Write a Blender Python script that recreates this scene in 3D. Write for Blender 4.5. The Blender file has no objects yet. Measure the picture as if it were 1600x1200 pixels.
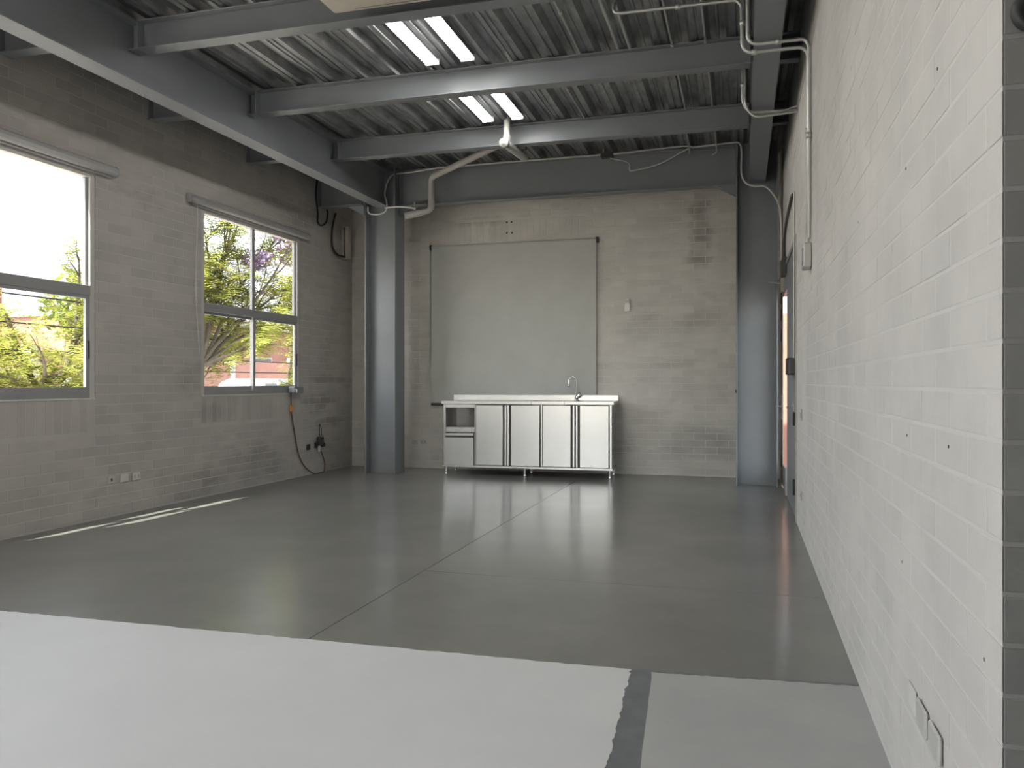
import bpy, math, random
from mathutils import Vector, Matrix

random.seed(7)
scene = bpy.context.scene
COL = scene.collection
PI = math.pi

# ------------------------------------------------------------------ camera
YAW = math.atan(360 / 1265)
cam_data = bpy.data.cameras.new('camera')
cam_data.sensor_width = 36.0
cam_data.lens = 1265 / 1600 * 36.0
cam_data.shift_y = -3 / 1600
cam_data.clip_start = 0.05
cam_data.clip_end = 2000
cam = bpy.data.objects.new('camera', cam_data)
COL.objects.link(cam)
cam.location = (0, 0, 1.25)
cam.rotation_euler = (PI / 2, 0, YAW)
scene.camera = cam

# ------------------------------------------------------------------ sky, sun, exposure
SUN_DIR = Vector((0.165, 0.65, -1.0)).normalized()
SKY_STRENGTH = 1.2
SUN_STRENGTH = 24.0
LAMP_STRENGTH = 31.0
world = bpy.data.worlds.new('sky')
scene.world = world
world.use_nodes = True
wn = world.node_tree.nodes
wl = world.node_tree.links
bg = wn['Background']
sky = wn.new('ShaderNodeTexSky')
sky.sky_type = 'NISHITA'
sky.sun_disc = False
sky.sun_elevation = math.asin(-SUN_DIR.z)
sky.sun_rotation = math.atan2(-SUN_DIR.x, -SUN_DIR.y)
sky.air_density = 1.0
sky.dust_density = 2.2
sky.ozone_density = 1.0
hs = wn.new('ShaderNodeHueSaturation')
hs.inputs['Saturation'].default_value = 0.36
wl.new(sky.outputs[0], hs.inputs['Color'])
tint = wn.new('ShaderNodeMix')
tint.data_type = 'RGBA'
tint.blend_type = 'MULTIPLY'
tint.inputs[0].default_value = 1.0
tint.inputs[7].default_value = (1.05, 0.985, 0.975, 1)
wl.new(hs.outputs[0], tint.inputs[6])
wl.new(tint.outputs[2], bg.inputs[0])
bg.inputs[1].default_value = SKY_STRENGTH
sun_data = bpy.data.lights.new('sun', 'SUN')
sun_data.energy = SUN_STRENGTH
sun_data.color = (1.0, 0.93, 0.84)
sun_data.angle = math.radians(0.55)
sun = bpy.data.objects.new('sun', sun_data)
COL.objects.link(sun)
sun.location = (-5, -10, 20)
sun.rotation_euler = SUN_DIR.to_track_quat('-Z', 'Y').to_euler()

vs = scene.view_settings
vs.view_transform = 'Standard'
vs.look = 'None'
vs.exposure = 0.0
vs.gamma = 1.0
vs.use_curve_mapping = False
cy = scene.cycles
cy.max_bounces = 14
cy.diffuse_bounces = 8
cy.glossy_bounces = 6
cy.transparent_max_bounces = 16
cy.sample_clamp_indirect = 8.0
cy.caustics_reflective = False

# ------------------------------------------------------------------ helpers
class MB:
    """collects geometry and links it as one mesh object"""
    def __init__(self):
        self.v, self.f, self.s = [], [], []

    def add(self, vs_, fs, smooth=False):
        o = len(self.v)
        self.v += [tuple(p) for p in vs_]
        for f in fs:
            self.f.append(tuple(i + o for i in f))
            self.s.append(smooth)
        return self

    def box(self, x0, x1, y0, y1, z0, z1):
        v = [(x, y, z) for z in (z0, z1) for x, y in ((x0, y0), (x1, y0), (x1, y1), (x0, y1))]
        return self.add(v, [(3, 2, 1, 0), (4, 5, 6, 7), (0, 1, 5, 4), (1, 2, 6, 5), (2, 3, 7, 6), (3, 0, 4, 7)])

    def rbox(self, x0, x1, y0, y1, z0, z1, b=0.004):
        """box with chamfered edges"""
        xs, ys, zs = (x0, x1), (y0, y1), (z0, z1)
        idx, v = {}, []
        for i in (0, 1):
            for j in (0, 1):
                for k in (0, 1):
                    c = Vector((xs[i], ys[j], zs[k]))
                    d = (b if i == 0 else -b, b if j == 0 else -b, b if k == 0 else -b)
                    for a in range(3):
                        p = c.copy()
                        for m in range(3):
                            if m != a:
                                p[m] += d[m]
                        idx[(i, j, k, a)] = len(v)
                        v.append(p)
        fs = []
        g = lambda i, j, k, a: idx[(i, j, k, a)]
        for i in (0, 1):
            q = [g(i, 0, 0, 0), g(i, 1, 0, 0), g(i, 1, 1, 0), g(i, 0, 1, 0)]
            fs.append(q if i else q[::-1])
            q = [g(0, i, 0, 1), g(1, i, 0, 1), g(1, i, 1, 1), g(0, i, 1, 1)]
            fs.append(q[::-1] if i else q)
            q = [g(0, 0, i, 2), g(1, 0, i, 2), g(1, 1, i, 2), g(0, 1, i, 2)]
            fs.append(q if i else q[::-1])
        for i in (0, 1):
            for j in (0, 1):
                fs.append([g(i, j, 0, 0), g(i, j, 1, 0), g(i, j, 1, 1), g(i, j, 0, 1)])
                fs.append([g(i, 0, j, 0), g(i, 1, j, 0), g(i, 1, j, 2), g(i, 0, j, 2)])
                fs.append([g(0, i, j, 1), g(1, i, j, 1), g(1, i, j, 2), g(0, i, j, 2)])
                for k in (0, 1):
                    fs.append([g(i, j, k, 0), g(i, j, k, 1), g(i, j, k, 2)])
        return self.add(v, fs)

    def prism(self, poly, axis, a0, a1):
        """extrude a 2D polygon; axis = the extrusion axis"""
        def P(p, a):
            if axis == 'X':
                return (a, p[0], p[1])
            if axis == 'Y':
                return (p[0], a, p[1])
            return (p[0], p[1], a)
        n = len(poly)
        v = [P(p, a0) for p in poly] + [P(p, a1) for p in poly]
        fs = [tuple(range(n))[::-1], tuple(range(n, 2 * n))]
        for i in range(n):
            j = (i + 1) % n
            fs.append((i, j, n + j, n + i))
        return self.add(v, fs)

    def tube(self, pts, r, seg=10, caps=True):
        pts = [Vector(p) for p in pts]
        n = len(pts)
        rr = r if isinstance(r, (list, tuple)) else [r] * n
        v, fs = [], []
        up = None
        for i, p in enumerate(pts):
            t = (pts[min(i + 1, n - 1)] - pts[max(i - 1, 0)]).normalized()
            if up is None:
                up = Vector((0, 0, 1)) if abs(t.z) < 0.9 else Vector((1, 0, 0))
            a = (up - t * up.dot(t))
            if a.length < 1e-5:
                a = t.orthogonal()
            a.normalize()
            up = a
            b = t.cross(a)
            for k in range(seg):
                w = 2 * PI * k / seg
                v.append(p + (a * math.cos(w) + b * math.sin(w)) * rr[i])
        for i in range(n - 1):
            for k in range(seg):
                k2 = (k + 1) % seg
                fs.append((i * seg + k, i * seg + k2, (i + 1) * seg + k2, (i + 1) * seg + k))
        self.add(v, fs, True)
        if caps:
            self.add(v[:seg], [tuple(range(seg))[::-1]])
            self.add(v[-seg:], [tuple(range(seg))])
        return self

    def lathe(self, c, axis, prof, seg=20):
        """prof: (radius, distance along axis)"""
        c, ax = Vector(c), Vector(axis).normalized()
        a = ax.orthogonal().normalized()
        b = ax.cross(a)
        v, fs = [], []
        for r, d in prof:
            for k in range(seg):
                w = 2 * PI * k / seg
                v.append(c + ax * d + (a * math.cos(w) + b * math.sin(w)) * r)
        for i in range(len(prof) - 1):
            for k in range(seg):
                k2 = (k + 1) % seg
                fs.append((i * seg + k, i * seg + k2, (i + 1) * seg + k2, (i + 1) * seg + k))
        return self.add(v, fs, True)

    def mesh(self, name, m):
        me = bpy.data.meshes.new(name)
        me.from_pydata(self.v, [], self.f)
        me.polygons.foreach_set('use_smooth', self.s)
        if m:
            me.materials.append(m)
        me.update()
        return me

    def build(self, name, m, parent=None, **kw):
        o = bpy.data.objects.new(name, self.mesh(name, m))
        COL.objects.link(o)
        if parent:
            o.parent = parent
        return tag(o, **kw)


def tag(o, label=None, cat=None, group=None, kind=None):
    if label: o['label'] = label
    if cat: o['category'] = cat
    if group: o['group'] = group
    if kind: o['kind'] = kind
    return o


def empty(name, label, cat, loc=(0, 0, 0), rz=0, group=None, kind=None):
    o = bpy.data.objects.new(name, None)
    COL.objects.link(o)
    o.location = loc
    o.rotation_euler.z = rz
    o.empty_display_size = 0.1
    return tag(o, label, cat, group, kind)


def copy_tree(o, parent=None):
    c = o.copy()
    COL.objects.link(c)
    c.parent = parent
    for ch in list(o.children):
        copy_tree(ch, c)
    return c


def fillet(pts, r, n=5):
    """round the corners of a polyline"""
    pts = [Vector(p) for p in pts]
    out = [pts[0]]
    for i in range(1, len(pts) - 1):
        a, b, c = pts[i - 1], pts[i], pts[i + 1]
        d1, d2 = (a - b), (c - b)
        rr = min(r, d1.length * 0.49, d2.length * 0.49)
        p0, p1 = b + d1.normalized() * rr, b + d2.normalized() * rr
        for k in range(n + 1):
            t = k / n
            out.append(p0 * (1 - t) ** 2 + b * 2 * t * (1 - t) + p1 * t * t)
    out.append(pts[-1])
    return out


def spline(pts, n=8):
    """Catmull-Rom through the points"""
    p = [Vector(q) for q in pts]
    p = [p[0] * 2 - p[1]] + p + [p[-1] * 2 - p[-2]]
    out = []
    for i in range(1, len(p) - 2):
        for k in range(n):
            t = k / n
            out.append(0.5 * ((2 * p[i]) + (p[i + 1] - p[i - 1]) * t + (2 * p[i - 1] - 5 * p[i] + 4 * p[i + 1] - p[i + 2]) * t * t
                              + (3 * p[i] - p[i - 1] - 3 * p[i + 1] + p[i + 2]) * t ** 3))
    out.append(p[-2])
    return out


# ------------------------------------------------------------------ materials
def mat(name, col, rough=0.6, metal=0.0, var=0.0, vscale=6.0, bump=0.0, bscale=40.0, spec=0.5, col2=None, stretch=None, obj=False, rvar=0.0):
    m = bpy.data.materials.new(name)
    m.use_nodes = True
    nt = m.node_tree
    N, L = nt.nodes, nt.links
    p = N['Principled BSDF']
    p.inputs['Base Color'].default_value = (*col, 1)
    p.inputs['Roughness'].default_value = rough
    p.inputs['Metallic'].default_value = metal
    p.inputs['Specular IOR Level'].default_value = spec
    if var or bump or col2 or rvar:
        if obj:
            tc = N.new('ShaderNodeTexCoord'); src = tc.outputs['Object']
        else:
            tc = N.new('ShaderNodeNewGeometry'); src = tc.outputs['Position']
        mp = N.new('ShaderNodeMapping')
        L.new(src, mp.inputs[0])
        if stretch: mp.inputs['Scale'].default_value = stretch
        if var or col2:
            nz = N.new('ShaderNodeTexNoise')
            nz.inputs['Scale'].default_value = vscale
            nz.inputs['Detail'].default_value = 6
            nz.inputs['Roughness'].default_value = 0.6
            L.new(mp.outputs[0], nz.inputs[0])
            mx = N.new('ShaderNodeMix'); mx.data_type = 'RGBA'
            c2 = col2 or tuple(c * (1 + var) for c in col)
            c1 = col if col2 else tuple(c * (1 - var) for c in col)
            mx.inputs[6].default_value = (*c1, 1)
            mx.inputs[7].default_value = (*c2, 1)
            rp = N.new('ShaderNodeMapRange')
            rp.inputs[1].default_value = 0.3; rp.inputs[2].default_value = 0.7
            L.new(nz.outputs[0], rp.inputs[0])
            L.new(rp.outputs[0], mx.inputs[0])
            L.new(mx.outputs[2], p.inputs['Base Color'])
            if rvar:
                r2 = N.new('ShaderNodeMapRange')
                r2.inputs[1].default_value = 0.3; r2.inputs[2].default_value = 0.7
                r2.inputs[3].default_value = rough - rvar; r2.inputs[4].default_value = rough + rvar
                L.new(nz.outputs[0], r2.inputs[0])
                L.new(r2.outputs[0], p.inputs['Roughness'])
        if bump:
            nb = N.new('ShaderNodeTexNoise')
            nb.inputs['Scale'].default_value = bscale
            nb.inputs['Detail'].default_value = 5
            L.new(mp.outputs[0], nb.inputs[0])
            bn = N.new('ShaderNodeBump')
            bn.inputs['Strength'].default_value = bump
            bn.inputs['Distance'].default_value = 0.01
            L.new(nb.outputs[0], bn.inputs['Height'])
            L.new(bn.outputs[0], p.inputs['Normal'])
    return m


def brick_mat(name, col, jitter=0.10, stain=0.0, stain_col=(0.2, 0.19, 0.17), stretch=(1, 1, 1), warm=0.0, sscale=0.9, lo=0.55, hi=0.7, patches=()):
    """painted brick: colour wanders from brick to brick, worn smudges over it"""
    m = bpy.data.materials.new(name)
    m.use_nodes = True
    N, L = m.node_tree.nodes, m.node_tree.links
    p = N['Principled BSDF']
    p.inputs['Roughness'].default_value = 0.72
    p.inputs['Specular IOR Level'].default_value = 0.3
    geo = N.new('ShaderNodeNewGeometry')
    oi = N.new('ShaderNodeObjectInfo')
    ad = N.new('ShaderNodeMath'); ad.operation = 'ADD'
    L.new(oi.outputs['Random'], ad.inputs[0]); L.new(geo.outputs['Random Per Island'], ad.inputs[1])
    fr = N.new('ShaderNodeMath'); fr.operation = 'FRACT'; L.new(ad.outputs[0], fr.inputs[0])
    mr = N.new('ShaderNodeMapRange')
    mr.inputs[3].default_value = 1 - jitter; mr.inputs[4].default_value = 1 + jitter * 0.6
    L.new(fr.outputs[0], mr.inputs[0])
    n1 = N.new('ShaderNodeTexNoise'); n1.inputs['Scale'].default_value = 1.3; n1.inputs['Detail'].default_value = 8
    n1.inputs['Roughness'].default_value = 0.65
    L.new(geo.outputs['Position'], n1.inputs[0])
    m1 = N.new('ShaderNodeMix'); m1.data_type = 'RGBA'
    m1.inputs[6].default_value = (*[c * 0.86 for c in col], 1)
    m1.inputs[7].default_value = (col[0] * (1.08 + warm), col[1] * 1.08, col[2] * (1.08 - warm), 1)
    r1 = N.new('ShaderNodeMapRange'); r1.inputs[1].default_value = 0.3; r1.inputs[2].default_value = 0.7
    L.new(n1.outputs[0], r1.inputs[0]); L.new(r1.outputs[0], m1.inputs[0])
    m2 = N.new('ShaderNodeMix'); m2.data_type = 'RGBA'; m2.blend_type = 'MULTIPLY'; m2.inputs[0].default_value = 1
    L.new(m1.outputs[2], m2.inputs[6]); L.new(mr.outputs[0], m2.inputs[7])
    last = m2
    if stain:
        mp = N.new('ShaderNodeMapping'); mp.inputs['Scale'].default_value = stretch
        L.new(geo.outputs['Position'], mp.inputs[0])
        n2 = N.new('ShaderNodeTexNoise'); n2.inputs['Scale'].default_value = sscale; n2.inputs['Detail'].default_value = 7
        n2.inputs['Roughness'].default_value = 0.62
        L.new(mp.outputs[0], n2.inputs[0])
        a2 = N.new('ShaderNodeMath'); a2.operation = 'MULTIPLY_ADD'
        L.new(fr.outputs[0], a2.inputs[0]); a2.inputs[1].default_value = 0.10; L.new(n2.outputs[0], a2.inputs[2])
        r2 = N.new('ShaderNodeMapRange'); r2.inputs[1].default_value = lo + 0.05; r2.inputs[2].default_value = hi + 0.05
        r2.inputs[4].default_value = stain
        L.new(a2.outputs[0], r2.inputs[0])
        m3 = N.new('ShaderNodeMix'); m3.data_type = 'RGBA'
        m3.inputs[7].default_value = (*stain_col, 1)
        L.new(m2.outputs[2], m3.inputs[6]); L.new(r2.outputs[0], m3.inputs[0])
        last = m3
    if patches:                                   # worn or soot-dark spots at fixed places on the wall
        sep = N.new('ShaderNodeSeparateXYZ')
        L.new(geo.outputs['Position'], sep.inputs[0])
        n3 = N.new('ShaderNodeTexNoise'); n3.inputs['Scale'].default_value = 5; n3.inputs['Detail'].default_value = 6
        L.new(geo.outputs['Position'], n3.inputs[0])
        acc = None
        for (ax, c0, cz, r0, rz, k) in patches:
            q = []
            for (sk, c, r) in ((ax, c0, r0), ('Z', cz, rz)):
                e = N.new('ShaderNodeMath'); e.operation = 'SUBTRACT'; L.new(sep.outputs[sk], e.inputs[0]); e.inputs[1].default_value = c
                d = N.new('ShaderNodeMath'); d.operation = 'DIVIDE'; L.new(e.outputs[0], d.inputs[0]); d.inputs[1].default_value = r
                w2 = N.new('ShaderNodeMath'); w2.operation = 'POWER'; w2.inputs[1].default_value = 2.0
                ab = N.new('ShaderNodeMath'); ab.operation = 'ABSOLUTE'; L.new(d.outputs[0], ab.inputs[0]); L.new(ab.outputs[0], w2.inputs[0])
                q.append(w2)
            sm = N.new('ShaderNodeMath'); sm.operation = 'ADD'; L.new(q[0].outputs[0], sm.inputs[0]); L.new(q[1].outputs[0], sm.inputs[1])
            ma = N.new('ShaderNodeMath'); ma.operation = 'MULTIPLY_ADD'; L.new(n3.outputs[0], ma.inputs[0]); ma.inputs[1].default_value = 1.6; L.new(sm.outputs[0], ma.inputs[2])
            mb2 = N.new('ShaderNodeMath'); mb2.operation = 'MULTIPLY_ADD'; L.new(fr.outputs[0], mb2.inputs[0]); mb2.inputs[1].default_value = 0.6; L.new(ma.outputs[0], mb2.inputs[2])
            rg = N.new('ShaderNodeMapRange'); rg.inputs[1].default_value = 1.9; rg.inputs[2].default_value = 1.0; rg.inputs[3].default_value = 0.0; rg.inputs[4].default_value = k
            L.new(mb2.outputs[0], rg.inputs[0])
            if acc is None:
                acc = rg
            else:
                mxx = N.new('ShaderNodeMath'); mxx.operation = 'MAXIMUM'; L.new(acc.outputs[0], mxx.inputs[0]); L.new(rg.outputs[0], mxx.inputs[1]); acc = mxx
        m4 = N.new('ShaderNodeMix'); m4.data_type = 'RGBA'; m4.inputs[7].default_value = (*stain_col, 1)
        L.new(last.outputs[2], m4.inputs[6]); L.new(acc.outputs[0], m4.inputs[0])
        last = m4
    L.new(last.outputs[2], p.inputs['Base Color'])
    nb = N.new('ShaderNodeTexNoise'); nb.inputs['Scale'].default_value = 55; nb.inputs['Detail'].default_value = 6
    L.new(geo.outputs['Position'], nb.inputs[0])
    bn = N.new('ShaderNodeBump'); bn.inputs['Strength'].default_value = 0.35; bn.inputs['Distance'].default_value = 0.004
    L.new(nb.outputs[0], bn.inputs['Height']); L.new(bn.outputs[0], p.inputs['Normal'])
    return m


def glass_mat(name, tint=(0.93, 0.96, 0.95), refl=0.06):
    m = bpy.data.materials.new(name)
    m.use_nodes = True
    N, L = m.node_tree.nodes, m.node_tree.links
    out = N['Material Output']
    N.remove(N['Principled BSDF'])
    t = N.new('ShaderNodeBsdfTransparent'); t.inputs[0].default_value = (*tint, 1)
    g = N.new('ShaderNodeBsdfGlossy'); g.inputs['Roughness'].default_value = 0.02
    fw = N.new('ShaderNodeLayerWeight'); fw.inputs[0].default_value = 0.5
    pw = N.new('ShaderNodeMath'); pw.operation = 'POWER'; pw.inputs[1].default_value = 4.0
    L.new(fw.outputs['Facing'], pw.inputs[0])
    lw = N.new('ShaderNodeMath'); lw.operation = 'MULTIPLY_ADD'; lw.inputs[1].default_value = 0.22; lw.inputs[2].default_value = 0.025
    L.new(pw.outputs[0], lw.inputs[0])
    mx = N.new('ShaderNodeMixShader')
    L.new(lw.outputs[0], mx.inputs[0]); L.new(t.outputs[0], mx.inputs[1]); L.new(g.outputs[0], mx.inputs[2])
    L.new(mx.outputs[0], out.inputs[0])
    return m


def emit_mat(name, col, s):
    m = bpy.data.materials.new(name)
    m.use_nodes = True
    p = m.node_tree.nodes['Principled BSDF']
    p.inputs['Base Color'].default_value = (0.9, 0.9, 0.9, 1)
    p.inputs['Emission Color'].default_value = (*col, 1)
    p.inputs['Emission Strength'].default_value = s
    return m


def leaf_mat(name, col, trans=0.4):
    m = bpy.data.materials.new(name)
    m.use_nodes = True
    N, L = m.node_tree.nodes, m.node_tree.links
    out = N['Material Output']
    N.remove(N['Principled BSDF'])
    geo = N.new('ShaderNodeNewGeometry')
    cr = N.new('ShaderNodeMix'); cr.data_type = 'RGBA'
    cr.inputs[6].default_value = (col[0] * 0.55, col[1] * 0.7, col[2] * 0.6, 1)
    cr.inputs[7].default_value = (col[0] * 1.35, col[1] * 1.25, col[2] * 1.2, 1)
    L.new(geo.outputs['Random Per Island'], cr.inputs[0])
    d = N.new('ShaderNodeBsdfDiffuse'); t = N.new('ShaderNodeBsdfTranslucent')
    L.new(cr.outputs[2], d.inputs[0]); L.new(cr.outputs[2], t.inputs[0])
    mx = N.new('ShaderNodeMixShader'); mx.inputs[0].default_value = trans
    L.new(d.outputs[0], mx.inputs[1]); L.new(t.outputs[0], mx.inputs[2])
    L.new(mx.outputs[0], out.inputs[0])
    return m


M = {}
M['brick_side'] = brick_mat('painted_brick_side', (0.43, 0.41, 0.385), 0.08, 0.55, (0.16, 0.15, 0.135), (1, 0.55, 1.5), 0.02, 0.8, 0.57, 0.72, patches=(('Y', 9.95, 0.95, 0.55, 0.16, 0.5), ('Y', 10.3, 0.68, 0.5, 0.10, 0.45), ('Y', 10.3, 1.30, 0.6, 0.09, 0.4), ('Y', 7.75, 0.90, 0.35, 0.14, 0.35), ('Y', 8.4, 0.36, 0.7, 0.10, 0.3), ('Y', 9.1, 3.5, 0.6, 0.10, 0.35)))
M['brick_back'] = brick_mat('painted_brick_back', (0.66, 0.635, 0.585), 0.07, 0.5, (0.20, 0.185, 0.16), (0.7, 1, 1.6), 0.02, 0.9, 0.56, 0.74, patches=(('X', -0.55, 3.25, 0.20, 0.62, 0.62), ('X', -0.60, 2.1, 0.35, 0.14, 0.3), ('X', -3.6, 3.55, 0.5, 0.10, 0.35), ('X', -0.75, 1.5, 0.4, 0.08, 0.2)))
M['brick_right'] = brick_mat('painted_brick_right', (0.66, 0.645, 0.62), 0.03, 0.12, (0.45, 0.43, 0.40), (1, 0.6, 1.2), 0.015)
M['brick_raw'] = brick_mat('raw_concrete_brick', (0.225, 0.22, 0.212), 0.08, 0.3, (0.11, 0.108, 0.105), (3, 3, 3))
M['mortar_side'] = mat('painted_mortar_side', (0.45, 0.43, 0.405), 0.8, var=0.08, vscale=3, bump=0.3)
M['mortar_back'] = mat('painted_mortar_back', (0.66, 0.635, 0.585), 0.8, var=0.10, vscale=3, bump=0.3)
M['mortar_right'] = mat('painted_mortar_right', (0.67, 0.655, 0.63), 0.8, var=0.04, vscale=3, bump=0.3)
M['mortar_raw'] = mat('raw_mortar', (0.265, 0.26, 0.25), 0.85, var=0.1, vscale=4, bump=0.4)
M['plaster'] = mat('reveal_plaster', (0.55, 0.53, 0.50), 0.75, var=0.08, vscale=5)
M['concrete'] = mat('polished_concrete', (0.140, 0.141, 0.136), 0.22, col2=(0.215, 0.208, 0.190), vscale=0.7, spec=0.55, stretch=(1, 1, 1))
def polish(m, r1, r2):
    """split the gloss of a floor into a sharp and a hazy lobe"""
    N, L = m.node_tree.nodes, m.node_tree.links
    a = N['Principled BSDF']
    b = N.new('ShaderNodeBsdfPrincipled')
    src = a.inputs['Base Color'].links[0].from_socket
    L.new(src, b.inputs['Base Color'])
    b.inputs['Specular IOR Level'].default_value = a.inputs['Specular IOR Level'].default_value
    a.inputs['Roughness'].default_value = r1
    b.inputs['Roughness'].default_value = r2
    mx = N.new('ShaderNodeMixShader')
    mx.inputs[0].default_value = 0.5
    L.new(a.outputs[0], mx.inputs[1])
    L.new(b.outputs[0], mx.inputs[2])
    L.new(mx.outputs[0], N['Material Output'].inputs[0])


polish(M['concrete'], 0.15, 0.30)
M['joint'] = mat('saw_cut_joint', (0.04, 0.04, 0.038), 0.8)
M['white_floor'] = mat('white_floor_paint', (0.60, 0.60, 0.60), 0.55, col2=(0.65, 0.645, 0.64), vscale=1.6, spec=0.35, bump=0.08, bscale=9)
M['grey_floor'] = mat('grey_floor_paint', (0.36, 0.365, 0.36), 0.5, col2=(0.42, 0.42, 0.41), vscale=1.8, spec=0.35, bump=0.08, bscale=9)
M['strip'] = mat('bare_concrete_strip', (0.11, 0.118, 0.125), 0.6, col2=(0.16, 0.165, 0.17), vscale=9, bump=0.2)
M['steel'] = mat('blue_grey_steel_paint', (0.215, 0.226, 0.238), 0.38, var=0.06, vscale=1.5, bump=0.03, bscale=8)
M['deck'] = mat('galvanised_deck', (0.34, 0.35, 0.35), 0.42, 0.85, var=0.28, vscale=14, stretch=(1, 0.35, 1))
M['slab'] = mat('concrete_slab', (0.25, 0.25, 0.24), 0.9)
M['alu'] = mat('mill_aluminium', (0.27, 0.268, 0.27), 0.5, 0.1, var=0.05, vscale=5)
M['alu_w'] = mat('pale_aluminium', (0.50, 0.48, 0.45), 0.5, 0.1, var=0.04)
M['cassette'] = mat('grey_cassette', (0.40, 0.395, 0.385), 0.4, 0.3, var=0.04)
M['stainless'] = mat('brushed_stainless', (0.57, 0.562, 0.547), 0.25, 0.95, var=0.02, vscale=1.5)
M['stainless_dk'] = mat('shadowed_handle_steel', (0.45, 0.45, 0.44), 0.33, 0.92)
M['chrome'] = mat('chrome', (0.75, 0.75, 0.75), 0.12, 1.0)
M['blind'] = mat('grey_blind_fabric', (0.56, 0.56, 0.52), 0.8, var=0.04, vscale=3, bump=0.05, bscale=200, spec=0.2)
M['black'] = mat('black_plastic', (0.02, 0.02, 0.021), 0.45)
M['white_pl'] = mat('white_plastic', (0.54, 0.53, 0.50), 0.4)
M['beige_pl'] = mat('beige_plastic', (0.56, 0.51, 0.43), 0.45, var=0.03)
M['cream_paint'] = mat('cream_trim_paint', (0.42, 0.40, 0.34), 0.5, var=0.08)
M['pvc'] = mat('grey_white_pvc', (0.42, 0.40, 0.375), 0.4, var=0.05)
M['emt'] = mat('galvanised_conduit', (0.52, 0.52, 0.49), 0.38, 0.6, var=0.06)
M['cable_w'] = mat('white_cable', (0.60, 0.59, 0.56), 0.5)
M['cord'] = mat('brown_cord', (0.10, 0.045, 0.025), 0.5)
M['orange'] = mat('orange_tag', (0.62, 0.27, 0.05), 0.5)
M['glass'] = glass_mat('window_glass')
M['dark_box'] = mat('dark_grey_metal', (0.07, 0.068, 0.065), 0.45, 0.3)
M['tube'] = emit_mat('lit_led_tube', (1.0, 0.985, 0.95), LAMP_STRENGTH)
M['lamp_body'] = mat('white_lamp_body', (0.82, 0.83, 0.82), 0.4)
M['rubber'] = mat('dark_rubber', (0.03, 0.032, 0.033), 0.5)
M['lens'] = mat('grey_lens', (0.18, 0.19, 0.2), 0.15)

# ------------------------------------------------------------------ room dimensions
XL, XR, YB, YR = -5.62, 0.463, 11.0, -3.6       # left wall, right wall, back wall, rear end of the room
YC = 1.69                                        # outer corner of the right wall
XE = 3.2                                         # far side of the space beyond the corner
ZT = 4.30
COURSE, BLEN, JT = 0.0935, 0.30, 0.010
ZOFF = 1.232 - 0.0935 * 13
S_, C_ = math.sin(YAW), math.cos(YAW)


def px_area(pts):
    """projected size (in 1600x1200 pixels) of a quad in the photograph's frame; 0 if outside"""
    q = []
    for x, y, z in pts:
        d = -x * S_ + y * C_
        if d < 0.3:
            return 0
        q.append((800 + 1265 * (x * C_ + y * S_) / d, 597 - 1265 * (z - 1.25) / d))
    cx_, cy_ = sum(a for a, b in q) / 4, sum(b for a, b in q) / 4
    if not (-10 < cx_ < 1610 and -10 < cy_ < 1210):
        return 0
    return abs(sum(q[i][0] * q[(i + 1) % 4][1] - q[(i + 1) % 4][0] * q[i][1] for i in range(4))) / 2


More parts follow.
